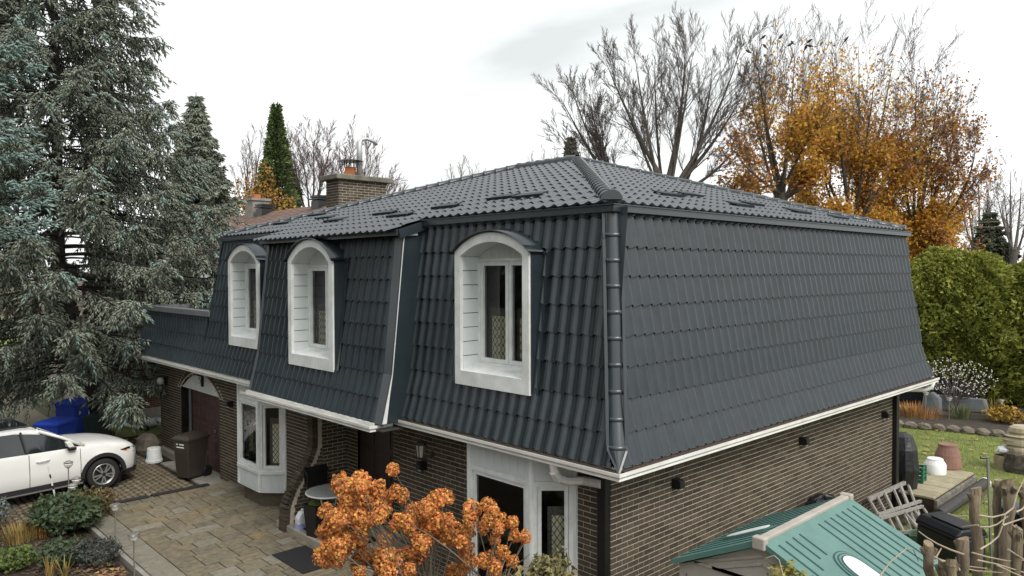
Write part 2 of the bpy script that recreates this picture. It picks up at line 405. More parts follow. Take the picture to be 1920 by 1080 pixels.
# hip cap down the mansard corner: one barrel piece per course, with collars
hz = list(np.linspace(5.40, 2.80, 10))
for i in range(9):
    za, zb_ = hz[i], hz[i+1]; p0 = np.array((-dz(za), dz(za), za)); p1 = np.array((-dz(zb_), dz(zb_), zb_))
    nrm = np.array((1, -1, 0))/2**.5; q = MB()
    k = 9; pts0 = []; pts1 = []
    tv = np.array((1, 1, 0))/2**.5
    def arc(p, r):
        a = np.linspace(-.05*math.pi, 1.05*math.pi, k); return [p+tv*r*math.cos(t)+nrm*(r*math.sin(t)*.62+.012) for t in a]
    A0, A1 = arc(p0, .084), arc(p1, .092)
    q.add(A0+A1, [(j, j+1, k+j+1, k+j) for j in range(k-1)])
    d_ = (p1-p0)/np.linalg.norm(p1-p0)
    for off, r in ((-.032, .113), (-.012, .117), (.004, .113)):
        pass
    B0, B1, B2, B3 = arc(p1-d_*.045, .093), arc(p1-d_*.038, .102), arc(p1-d_*.008, .104), arc(p1, .092)
    q.add(B0+B1+B2+B3, [(r*k+j, r*k+j+1, (r+1)*k+j+1, (r+1)*k+j) for r in range(3) for j in range(k-1)])
    o = q.build('hip_cap', M_TRIM, ROOF, smooth=False)
    for f_ in o.data.polygons: f_.use_smooth = True
    for s_ in (-1, 1):
        q2 = MB(); c = p1+tv*.098*s_+nrm*.02-d_*.02; q2.obox(c, tv*.014, nrm*.018, d_*.03); q2.build('collar_clip', M_TRIM, ROOF)
for s_ in (-1, 1):
    q = MB(); tv = np.array((1, 1, 0))/2**.5
    q.bar(np.array((-dz(5.4), dz(5.4), 5.4))+tv*.100*s_, np.array((-dz(2.8), dz(2.8), 2.8))+tv*.102*s_, .035, .03, (1, -1, 0)); q.build('hip_flashing', M_TRIM, ROOF)
q = MB(); p1 = np.array((-dz(2.80), dz(2.80), 2.80)); tip = np.array((-.055, .055, 2.575)); nrm = np.array((1, -1, 0))/2**.5; tv = np.array((1, 1, 0))/2**.5
A = [p1+tv*.098*math.cos(t)+nrm*(.098*math.sin(t)*.62+.012) for t in np.linspace(-.05*math.pi, 1.05*math.pi, 9)]
q.add(A+[tip], [(j, j+1, 9) for j in range(8)]+[tuple(range(9))]); q.build('hip_tip', M_TRIM, ROOF)
for s_ in (-1, 1):
    q = MB(); q.bar(p1+tv*.103*s_+nrm*.02, tip+nrm*.012, .022, .02, (1, -1, 0)); q.build('tip_flashing', M_TRIM, ROOF)

# ---------------------------------------------------------------- upper hip roof
IE = .47; ZR0 = 5.50; SL = .315; RUN = D/2-IE; ZRG = ZR0+SL*RUN; XLC = -11.38
XRR = -D/2; XRL = XLC+RUN          # ridge ends
def zr(y): return ZR0+SL*(y-IE)
up = MB(); e = -.03
up.poly([(-IE, IE, ZR0+e), (-IE, D-IE, ZR0+e), (XRR, D/2, ZRG+e)])
up.poly([(XLC, IE, ZR0+e), (-IE, IE, ZR0+e), (XRR, D/2, ZRG+e), (XRL, D/2, ZRG+e)])
up.poly([(-IE, D-IE, ZR0+e), (XLC, D-IE, ZR0+e), (XRL, D/2, ZRG+e), (XRR, D/2, ZRG+e)])
up.poly([(XLC, D-IE, ZR0+e), (XLC, IE, ZR0+e), (XRL, D/2, ZRG+e)])
up.poly([(XM0-.02, .01, zr(.01)+e), (XM1+.05, .01, zr(.01)+e), (XM1+.05, IE, ZR0+e), (XM0-.02, IE, ZR0+e)])
UROOF = up.build('hip_roof', M_TRIM, HOUSE)
fu = Field(.55); hstep = .35/math.sqrt(1+SL*SL)
k = -2
while True:
    y0 = IE+k*hstep; y1 = y0+hstep
    if y0 > D/2: break
    lim = lambda s, f, y0=y0, y1=y1: (y0+(y1-y0)*f < D/2) and (XLC+(y0+(y1-y0)*f-IE)+.04 < s < -(y0+(y1-y0)*f)-.04)
    if k < 0:
        fu.course((0, y0, zr(y0)), (0, y1, zr(y1)), (1, 0, 0), XM0-.02, XM1+.05, lambda s, f, y0=y0, y1=y1: True)
    else:
        fu.course((0, y0, zr(y0)), (0, y1, zr(y1)), (1, 0, 0), XLC, 0, lim)
        fu.course((-y0, 0, zr(y0)), (-y1, 0, zr(y1)), (0, 1, 0), 0, D, lambda s, f, y0=y0, y1=y1: (y0+(y1-y0)*f+.04 < s < D-(y0+(y1-y0)*f)-.04))
    k += 1
o = fu.mb.build('upper_tile_courses', M_TILE, UROOF, smooth=True); tag(o, kind='stuff')
# fascia under the upper tiles
fa = MB()
def fas(a, b, za, zb_, w=.035, h=.10):
    fa.bar((*a, za-h/2-.02), (*b, zb_-h/2-.02), w, h)
fas((XM1+.05, IE-.05), (-IE+.067, IE-.05), ZR0, ZR0, .035, .085); fas((-IE+.05, IE-.033), (-IE+.05, D-IE+.05), ZR0, ZR0, .035, .085)
fas((XM0-.02, -.03), (XM1+.05, -.03), zr(.0), zr(.0), .035, .09); fas((XLC-.05, IE-.05), (XM0-.02, IE-.05), ZR0, ZR0, .035, .085)
fas((XM1+.05, .0), (XM1+.05, IE+.02), zr(.0), ZR0, .035, .13); fas((XM0-.02, .0), (XM0-.02, IE+.02), zr(0), ZR0, .03, .12)
fas((XLC, IE), (XLC, D-IE), ZR0, ZR0)
fa.build('fascia', M_TRIM, UROOF)
cp = MB()   # thin lighter cap line over the fascia
for a, b, z_ in (((XM1+.05, IE-.075), (-IE+.09, IE-.075), ZR0), ((-IE+.075, IE-.06), (-IE+.075, D-IE+.05), ZR0)):
    cp.bar((*a, z_-.025), (*b, z_-.025), .03, .012)
cp.build('drip_edge', M_TRIM, UROOF)
# tiled caps on the hips and the ridge
kk = 9
def cap_mesh(L=.27, r=.105):
    q = MB(); a = np.linspace(0, math.pi, kk); rings = [(0, r*.92), (L*.80, r), (L*.84, r*1.12), (L, r*1.14), (L, r*.9)]
    V = [(rr*math.cos(t), yy, rr*math.sin(t)*.75) for yy, rr in rings for t in a]
    F = [(i*kk+j, i*kk+j+1, (i+1)*kk+j+1, (i+1)*kk+j) for i in range(len(rings)-1) for j in range(kk-1)]
    q.add(V, F); me = q.mesh('ridge_cap', True); me.materials.append(M_TRIM); return me
CAPM = cap_mesh()
def caps(a, b):
    a = np.asarray(a, float); b = np.asarray(b, float); d = b-a; ln = np.linalg.norm(d); d = d/ln
    x = np.cross(d, (0, 0, 1)); x /= np.linalg.norm(x); z = np.cross(x, d); n = int(ln/.25)
    for i in range(n):
        p = a+d*(ln*i/n); mw = Matrix([[x[r], d[r], z[r], p[r]] for r in range(3)]+[[0, 0, 0, 1]]); link('ridge_cap', CAPM, None, UROOF, mw=mw)
apex = (XRR, D/2, ZRG+.0)
caps(apex, (-IE-.10, IE+.10, ZR0+.035)); caps(apex, (-IE-.05, D-IE-.05, ZR0+.03)); caps((XRR, D/2, ZRG+.03), (XRL, D/2, ZRG+.03)); caps((XRL, D/2, ZRG+.03), (XLC+.05, IE+.05, ZR0+.03))
for a_, b_ in (((XRR, D/2, ZRG), (-IE-.05, D-IE-.05, ZR0)), ((XRR, D/2, ZRG), (XRL, D/2, ZRG)), ((XRL, D/2, ZRG), (XLC+.05, IE+.05, ZR0)), ((XRR, D/2, ZRG), (-IE-.1, IE+.1, ZR0))):
    q = MB(); q.bar(np.array(a_)+(0, 0, .015), np.array(b_)+(0, 0, .015), .21, .05); q.build('hip_batten', M_TRIM, UROOF)
q = MB(); c = np.array((-IE-.085, IE+.085, ZR0+.045)); nrm = np.array((1, -1, 0))/2**.5; tv = np.array((1, 1, 0))/2**.5
A = [c+tv*.125*math.cos(t)+np.array((0, 0, .115*math.sin(t))) for t in np.linspace(0, math.pi, 11)]
q.prism(A, nrm*.02); q.build('cap_end', M_TRIM, UROOF)
q = MB(); q.lathe([(.14, -.06), (.125, .02), (.08, .06), (.005, .075)], apex, 14); q.build('apex_cap', M_TRIM, UROOF, smooth=True)
# snow guards lying on the lower courses
M_GUARD = mat('snow_guard_metal', (.022, .032, .038), rough=.65, var=.15, scale=6, spec=.3)
def guard_front(x, y, w=.55):
    q = MB(); up_ = np.array((0, 1, SL)); up_ /= np.linalg.norm(up_); n_ = np.array((0, -SL, 1)); n_ /= np.linalg.norm(n_)
    q.obox(np.array((x, y, zr(y)))+n_*.052, np.array((w/2, 0, 0)), up_*.10, n_*.008); q.obox(np.array((x, y, zr(y)))+n_*.035-up_*.09, np.array((w/2, 0, 0)), up_*.008, n_*.03)
    q.build('snow_guard', M_GUARD, UROOF)
def guard_side(y, xin, w=.55):
    q = MB(); up_ = np.array((-1, 0, SL)); up_ /= np.linalg.norm(up_); n_ = np.array((SL, 0, 1)); n_ /= np.linalg.norm(n_)
    c = np.array((-xin, y, zr(xin)))
    q.obox(c+n_*.052, np.array((0, w/2, 0)), up_*.10, n_*.008); q.obox(c+n_*.035-up_*.09, np.array((0, w/2, 0)), up_*.008, n_*.03)
    q.build('snow_guard', M_GUARD, UROOF)
def zroofpix_front(u, v):      # point of the front slope seen at a pixel
    d = ray(u, v); t = (ZR0-SL*IE+SL*CAM[1]-CAM[2])/(d[2]-SL*d[1]); return CAM+t*d
def zroofpix_side(u, v):
    d = ray(u, v); t = (ZR0-SL*IE-SL*CAM[0]-CAM[2])/(d[2]+SL*d[0]); return CAM+t*d
for u, v in ((838, 391), (945, 374), (995, 371), (724, 403), (752, 407), (612, 411), (630, 416), (598, 405), (531, 421)):
    p = zroofpix_front(u, v); guard_front(p[0], p[1])
for u, v in ((1252, 369), (1290, 369), (1386, 388), (1408, 386), (1488, 398), (1498, 401), (1570, 411)):
    p = zroofpix_side(u, v); guard_side(p[1], -p[0])

# ---------------------------------------------------------------- gutters and soffits
GP = [(.020, 2.50), (.024, 2.525), (0, 2.550), (0, 2.586), (.014, 2.586), (.016, 2.57), (.036, 2.53), (.105, 2.53), (.105, 2.60), (.115, 2.60), (.115, 2.50)]
def sweep(name, pts, dirs, prof, m, dzz=0.0, parent=HOUSE):
    """pts: list of plan points, dirs: inward offset vector at each"""
    q = MB(); n = len(prof); V = []
    for p, d in zip(pts, dirs):
        for i, z in prof: V.append((p[0]+d[0]*i, p[1]+d[1]*i, z+dzz))
    F = [(r*n+j, r*n+(j+1) % n, (r+1)*n+(j+1) % n, (r+1)*n+j) for r in range(len(pts)-1) for j in range(n)]
    F += [tuple(range(n)), tuple((len(pts)-1)*n+j for j in range(n))[::-1]]
    q.add(V, F); return q.build(name, m, parent)
sweep('gutter', [(-4.17, 0), (0, 0), (0, D+.02)], [(0, 1), (-1, 1), (-1, 0)], GP, M_GUTTER)
sweep('gutter', [(XM0-.06, -.42), (-4.13, -.42), (-4.13, -.02)], [(0, 1), (-1, 1), (-1, 0)], GP, M_GUTTER, -.055)
sweep('gutter', [(-16.18, 0), (XM0-.1, 0)], [(0, 1), (0, 1)], GP, M_GUTTER)
dbm = mat('gutter_debris', (.07, .045, .03), .95, .4, 30, rand=.3, col2=(.02, .018, .016))
q = MB()
for _ in range(420):
    x_ = random.uniform(-4.1, -.1); y_ = random.uniform(.03, .1); a = random.uniform(0, 3); s_ = random.uniform(.008, .022); z_ = 2.592+random.uniform(0, .014)
    q.poly([(x_+s_*math.cos(a+k*2.1), y_+s_*math.sin(a+k*2.1)*.6, z_+random.uniform(-.006, .006)) for k in range(3)])
q.box(-4.1, -.05, .018, .104, 2.535, 2.594); q.box(-.104, -.018, .11, D-.05, 2.535, 2.594)
tag(q.build('gutter_debris', dbm, HOUSE), kind='stuff')
q = MB(); q.box(-4.12, -.07, .104, .124, 2.565, 2.612); q.build('drip_edge', M_GUTTER, HOUSE)
q = MB(); q.box(XM0, -4.2, -.31, -.29, 2.51, 2.556); q.build('drip_edge', M_GUTTER, HOUSE)
sf = MB(); sf.box(-16.0, SX-.02, .116, FY+.02, 2.505, 2.53); sf.box(SX-.02, -.116, .116, D-.1, 2.505, 2.53)
sf.box(XM0, XM1+.03, -.30, .115, 2.455, 2.475); sf.box(-8.0, -4.4, FY+.02, 1.5, 2.45, 2.47); sf.box(-11.9, SX, D-.6, D-.1, 2.505, 2.53)
sf.build('soffit', M_SOFFIT, HOUSE)
ft = MB(); ft.box(-16.1, -11.4, .4, 7.5, 3.70, 3.74); ft.build('flat_garage_roof', M_TRIM, HOUSE)
ft = MB(); ft.box(-16.05, -11.62, .24, .46, 3.74, 3.86); ft.box(-16.05, -15.85, .46, 7.5, 3.74, 3.86); ft.build('parapet_cap', mat('grey_flashing', (.16, .17, .18), .4, .1), HOUSE)

# ---------------------------------------------------------------- brick walls
BL, BH, BJ = .203, .057, .010
BRICKS = []
def brick_wall(P0, sdir, length, z0, z1, openings=(), cand=False, name='brick_wall', arch=None, parent=HOUSE, mb=M_BRICK, mm=M_MORTAR, proud=.006, phase=0.0):
    """s runs along sdir from P0; outward = sdir x up. openings: (s0,s1,z0,z1)"""
    P0 = np.array((*P0, 0.0)); sd_ = np.array((*sdir, 0.0)); nv = np.cross(sd_, (0, 0, 1.))
    q = MB()
    ss = sorted({0.0, length} | {v for o_ in openings for v in o_[:2] if 0 < v < length})
    zz = sorted({z0, z1} | {v for o_ in openings for v in o_[2:] if z0 < v < z1})
    if arch: ss = sorted(set(ss) | set(np.linspace(arch[0], arch[1], 41))); zz = sorted(set(zz) | set(np.linspace(arch[2], z1, 12)))
    def hole(s, z):
        if any(a < s < b and c < z < d for a, b, c, d in openings): return True
        if arch:
            a, b, zs, rise = arch; h = (b-a)/2; R = (h*h+rise*rise)/(2*rise); c = zs+rise-R
            return a < s < b and z < zs+rise and (z < zs or (s-(a+b)/2)**2+(z-c)**2 < R*R)
        return False
    for a, b in zip(ss[:-1], ss[1:]):
        for c, d in zip(zz[:-1], zz[1:]):
            if not hole((a+b)/2, (c+d)/2):
                p, r = P0+sd_*a, P0+sd_*b
                q.poly([p+(0, 0, c), r+(0, 0, c), r+(0, 0, d), p+(0, 0, d)])
    wall = q.build(name, mm, parent)
    rows = int((z1-z0)/(BH+BJ)); bm_ = MB()
    T = lambda s, z, n: P0+sd_*s+np.array((0, 0, z))+nv*n
    for r in range(rows):
        zb = z1-(r+1)*(BH+BJ)+BJ*.5; s = -((r % 2)*.5+phase)*(BL+BJ)
        while s < length:
            a, b = max(s, 0), min(s+BL, length); zc = zb+BH/2
            segs = [(a, b)]
            ob = [(o_[0], o_[1]) for o_ in openings if o_[2]-.02 < zc < o_[3]+.02]
            if arch:
                A_, B_, zs, rise = arch; h = (B_-A_)/2; R = (h*h+rise*rise)/(2*rise); c = zs+rise-R
                if zc < zs: ob.append((A_, B_))
                elif zc < c+R+.13: w_ = math.sqrt(max((R+.13)**2-(zc-c)**2, 0)); ob.append(((A_+B_)/2-w_, (A_+B_)/2+w_))
            for oa, ob_ in ob:
                segs = [x for g in segs for x in ((g[0], min(g[1], oa-.004)), (max(g[0], ob_+.004), g[1])) if x[1]-x[0] > .02]
            for a, b in segs:
                if b-a < .02: continue
                c_ = T((a+b)/2, zc, 0)
                if cand and b-a > BL-.001 and visible(c_, 0): BRICKS.append((np.linalg.norm(c_-CAM), wall, T(a, zb, 0), sd_, nv, bm_, (a, b, zb, proud), T))
                else: brick_box(bm_, T, a, b, zb, proud)
            s += BL+BJ
    WALLS.append((wall, bm_, mb)); return wall
def brick_box(q, T, a, b, zb, proud):
    j = random.uniform(-.0015, .0015); n = proud+j
    V = [T(a, zb, -.01), T(b, zb, -.01), T(b, zb+BH, -.01), T(a, zb+BH, -.01), T(a+.001, zb+.001, n), T(b-.001, zb+.001, n), T(b-.001, zb+BH-.001, n), T(a+.001, zb+BH-.001, n)]
    q.add(V, [(4, 5, 6, 7), (0, 1, 5, 4), (1, 2, 6, 5), (2, 3, 7, 6), (3, 0, 4, 7)])
WALLS = []
def finish_bricks(limit=300):
    q = MB(); brick_box(q, lambda s, z, n: np.array((s, -n, z)), 0, BL, 0, .006); me = q.mesh('brick'); me.materials.append(M_BRICK)
    BRICKS.sort(key=lambda t: t[0])
    for i, (d, wall, org, sd_, nv, bm_, args, T) in enumerate(BRICKS):
        if i < limit:
            mw = Matrix([[sd_[r], -nv[r], (0, 0, 1)[r], org[r]] for r in range(3)]+[[0, 0, 0, 1]]); link('brick', me, None, wall, mw=mw)
        else: brick_box(bm_, T, *args)
    for wall, bm_, mb in WALLS:
        if bm_.n: tag(bm_.build('brickwork', mb, wall), kind='stuff')
brick_wall((SX, FY), (0, 1), D-1.2, -.1, 2.505, cand=True)                                     # gable wall
brick_wall((-4.85, FY), (1, 0), 4.85+SX, -.1, 2.505, [(-3.10+4.85, -1.17+4.85, .45, 2.51)], cand=True)
brick_wall((-15.85, FY), (1, 0), 15.85-7.68, -.1, 2.505, [(15.85-10.46, 15.85-8.74, .42, 2.51)], arch=(15.85-14.38, 15.85-11.96, 1.86, .42))
brick_wall((-7.48, 1.2), (1, 0), 7.48-4.3, 0, 2.46, [(7.48-7.08, 7.48-5.92, .2, 2.28)])        # porch back
brick_wall((-7.48, .70), (0, 1), .5, 0, 2.46)                                                 # porch left return
brick_wall((-15.85, 7.4), (0, -1), 6.8, -.1, 2.505)
q = MB(); q.box(-15.8, -11.3, 7.3, 7.5, -.1, 3.7); q.box(-11.4, -11.3, 7.5, 9.5, 0, 2.5); q.box(-11.4, SX-.02, 9.46, 9.56, 0, 2.52); q.box(-4.86, -4.80, FY+.02, 1.2, 0, 2.46)
q.box(-15.8, SX-.05, FY+.05, 9.4, 2.56, 2.60) ; q.build('rear_wall', M_BRICK, HOUSE)
q = MB()                                                                                     # inner partitions, keep rooms dark
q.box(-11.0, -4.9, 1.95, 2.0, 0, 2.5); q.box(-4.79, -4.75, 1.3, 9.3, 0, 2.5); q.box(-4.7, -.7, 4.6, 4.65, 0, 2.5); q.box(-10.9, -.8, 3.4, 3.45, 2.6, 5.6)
q.box(-8.02, -7.98, .7, 1.95, 0, 2.5); q.box(-11.0, -10.95, .7, 2, 0, 2.5); q.build('inner_partition', M_INT, HOUSE)

# curved buttress wall of the porch: stacked brick courses whose front edge sweeps out
prof = [(0, .02), (.5, .05), (.8, .18), (1.0, .33), (1.3, .52), (1.5, .60), (2.46, .60)]
def yw(z): return float(np.interp(z, [p[0] for p in prof], [p[1] for p in prof]))
q = MB(); q.prism([(-7.68, yw(z)+.01, z) for z in np.linspace(0, 2.46, 30)]+[(-7.68, .9, 2.46), (-7.68, .9, 0)], (.19, 0, 0))
BUT = q.build('porch_buttress', M_MORTAR, HOUSE)
zz = 0.0; r = 0
bq = MB()
while zz < 2.42:
    y0 = yw(zz+BH/2); s = y0+.105-(r % 2)*.10
    while s < .76:
        b = min(s+BL, .80); bq.box(-7.5, -7.484, max(s, y0+.09), b, zz+.005, zz+BH+.005); s += BL+BJ
    zz += BH+BJ; r += 1
tag(bq.build('brickwork', M_BRICK, BUT), kind='stuff')
# the rim: rowlock bricks following the curve, each its own piece
pts = []; zf = np.linspace(0, 2.44, 400); acc = 0; last = np.array((yw(0), 0)); marks = [last]
for z in zf[1:]:
    p = np.array((yw(z), z)); acc += np.linalg.norm(p-last); last = p
    if acc >= BH+BJ: marks.append(p); acc = 0
for a, b in zip(marks[:-1], marks[1:]):
    t_ = (b-a)/np.linalg.norm(b-a); n_ = np.array((t_[1], -t_[0])); c = (a+b)/2-n_*.0
    inn = np.array((-n_[0], -n_[1])); q = MB()
    q.obox((-7.585, c[0]+inn[0]*.045, c[1]+inn[1]*.045), (.104, 0, 0), (0, inn[0]*.055, inn[1]*.055), (0, t_[0]*BH/2, t_[1]*BH/2)); q.build('rim_brick', M_BRICK, BUT)

# ---------------------------------------------------------------- chimney on the left wall
CH = MB(); cx0, cx1, cy0, cy1 = -11.95, -11.35, 3.35, 4.75
CH.box(cx0+.02, cx1-.02, cy0+.02, cy1-.02, 3, 7.0); CHM = CH.build('chimney', M_MORTAR, HOUSE)
brick_wall((cx0, cy0), (1, 0), cx1-cx0, 5.2, 7.0, parent=HOUSE, name='chimney_face'); brick_wall((cx1, cy0), (0, 1), cy1-cy0, 5.2, 7.0, name='chimney_face')
q = MB(); q.box(cx0-.12, cx1+.12, cy0-.12, cy1+.12, 7.0, 7.13); bevel(q.build('chimney_crown', mat('mossy_concrete', (.20, .19, .15), .95, .25, 6, .5), CHM), .02)
q = MB(); q.lathe([(.16, 7.13), (.16, 7.36), (.18, 7.36)], (cx0+.32, cy0+.5, 0), 4); o = q.build('clay_flue', mat('clay', (.45, .15, .06), .85, .15, 5), CHM)
q = MB()
for i in range(10):
    a = i*math.pi/5; q.bar((cx0+.32+.15*math.cos(a), cy0+.5+.15*math.sin(a), 7.36), (cx0+.32+.15*math.cos(a), cy0+.5+.15*math.sin(a), 7.52), .012, .012)
tag(q.build('spark_screen', M_BLACK, CHM), kind='stuff')
q = MB(); q.lathe([(.33, 7.51), (.30, 7.53), (.05, 7.57)], (cx0+.32, cy0+.5, 0), 12); q.build('rain_cap', M_BLACK, CHM)
q = MB(); c0 = (cx1-.2, cy0+.72); q.tube([(*c0, 7.1), (*c0, 7.98), (c0[0]+.0, c0[1]+.06, 8.09), (c0[0], c0[1]+.2, 8.12), (c0[0], c0[1]+.45, 8.08), (c0[0], c0[1]+.52, 8.0)], [.075, .075, .045, .045, .045, .045], 8)
q.build('flue_pipe', mat('galvanised', (.55, .56, .56), .35, .1, metal=.6), CHM, smooth=True)

# ---------------------------------------------------------------- dormers
M_REV = mat('white_siding', (.62, .66, .66), rough=.55, var=.04, scale=3)
M_CURT = None
def curtain_mat():
    global M_CURT
    if M_CURT: return M_CURT
    m = bpy.data.materials.new('lattice_curtain'); m.use_nodes = True; t = m.node_tree; ns = t.nodes; lk = t.links.new; b = ns['Principled BSDF']
    b.inputs['Roughness'].default_value = .9
    tcn = ns.new('ShaderNodeTexCoord'); mp_ = ns.new('ShaderNodeMapping'); mp_.inputs['Rotation'].default_value = (0, math.radians(45), 0)
    mp_.inputs['Scale'].default_value = (11, 1, 8); lk(tcn.outputs['Object'], mp_.inputs['Vector'])
    sp = ns.new('ShaderNodeSeparateXYZ'); lk(tcn.outputs['Object'], sp.inputs[0])
    def line(sgn):
        a = ns.new('ShaderNodeMath'); a.operation = 'MULTIPLY'; a.inputs[1].default_value = sgn*13.0; lk(sp.outputs[0], a.inputs[0])
        c = ns.new('ShaderNodeMath'); c.operation = 'MULTIPLY_ADD'; c.inputs[1].default_value = 9.0; lk(sp.outputs[2], c.inputs[0]); lk(a.outputs[0], c.inputs[2])
        f = ns.new('ShaderNodeMath'); f.operation = 'PINGPONG'; f.inputs[1].default_value = .5; lk(c.outputs[0], f.inputs[0])
        l_ = ns.new('ShaderNodeMath'); l_.operation = 'LESS_THAN'; l_.inputs[1].default_value = .07; lk(f.outputs[0], l_.inputs[0]); return l_
    a, c = line(1), line(-1); mx_ = ns.new('ShaderNodeMath'); mx_.operation = 'MAXIMUM'; lk(a.outputs[0], mx_.inputs[0]); lk(c.outputs[0], mx_.inputs[1])
    mi = ns.new('ShaderNodeMix'); mi.data_type = 'RGBA'; mi.inputs['A'].default_value = (.82, .77, .55, 1); mi.inputs['B'].default_value = (.02, .02, .02, 1)
    lk(mx_.outputs[0], mi.inputs['Factor']); lk(mi.outputs['Result'], b.inputs['Base Color']); M_CURT = m; return m
M_LACE = mat('grey_lace', (.20, .20, .18), .95, .4, 60, col2=(.03, .03, .03))
CURTN = [0]
def curtain(c, xdir, w, h, label):
    """hanging lattice curtain with a lace border; c = top centre"""
    xd = np.array((*xdir, 0.)); ang = math.atan2(xd[1], xd[0])
    root = empty('lattice_curtain', c, ang, label, 'curtain', 'lace-edged lattice curtains behind the windows')
    q = MB(); n = 14; V = []
    for i in range(n+1):
        x_ = -w/2+w*i/n; y_ = .008*math.sin(i*2.2); V += [(x_, y_, 0), (x_, y_, -h)]
    q.add(V, [(2*i, 2*i+2, 2*i+3, 2*i+1) for i in range(n)]); q.build('panel', curtain_mat(), root)
    q = MB(); b = .055
    for x0, x1, z0, z1 in ((-w/2-b, w/2+b, 0, .11), (-w/2-b, w/2+b, -h-.07, -h), (-w/2-b, -w/2, -h, 0), (w/2, w/2+b, -h, 0)): q.box(x0, x1, .004, .014, z0, z1)
    q.build('lace_border', M_LACE, root)
def ring(q, x0, x1, z0, z1, w, y0, y1, T):
    for a, b, c, d in ((x0, x1, z0, z0+w), (x0, x1, z1-w, z1), (x0, x0+w, z0+w, z1-w), (x1-w, x1, z0+w, z1-w)):
        V = [T(x, y, z) for z in (c, d) for y in (y0, y1) for x in (a, b)]
        q.add(V, [(0, 2, 3, 1), (4, 5, 7, 6), (0, 1, 5, 4), (2, 6, 7, 3), (0, 4, 6, 2), (1, 3, 7, 5)])
def window(parent, T, x0, x1, z0, z1, splits, fw=.035, sw=.055):
    """T(x,y,z) maps local (y inward); outer frame, sashes, panes"""
    q = MB(); ring(q, x0, x1, z0, z1, fw, -.02, .08, T); q.build('window_frame', M_WHITE, parent)
    xs = [x0+fw]+list(splits)+[x1-fw]
    for a, b in zip(xs[:-1], xs[1:]):
        q = MB(); ring(q, a+.004, b-.004, z0+fw+.003, z1-fw-.003, sw, .0, .06, T); q.build('sash', M_WHITE, parent)
        q = MB(); q.poly([T(a+sw, .03, z0+fw+sw), T(b-sw, .03, z0+fw+sw), T(b-sw, .03, z1-fw-sw), T(a+sw, .03, z1-fw-sw)]); q.build('pane', M_GLASS, parent)
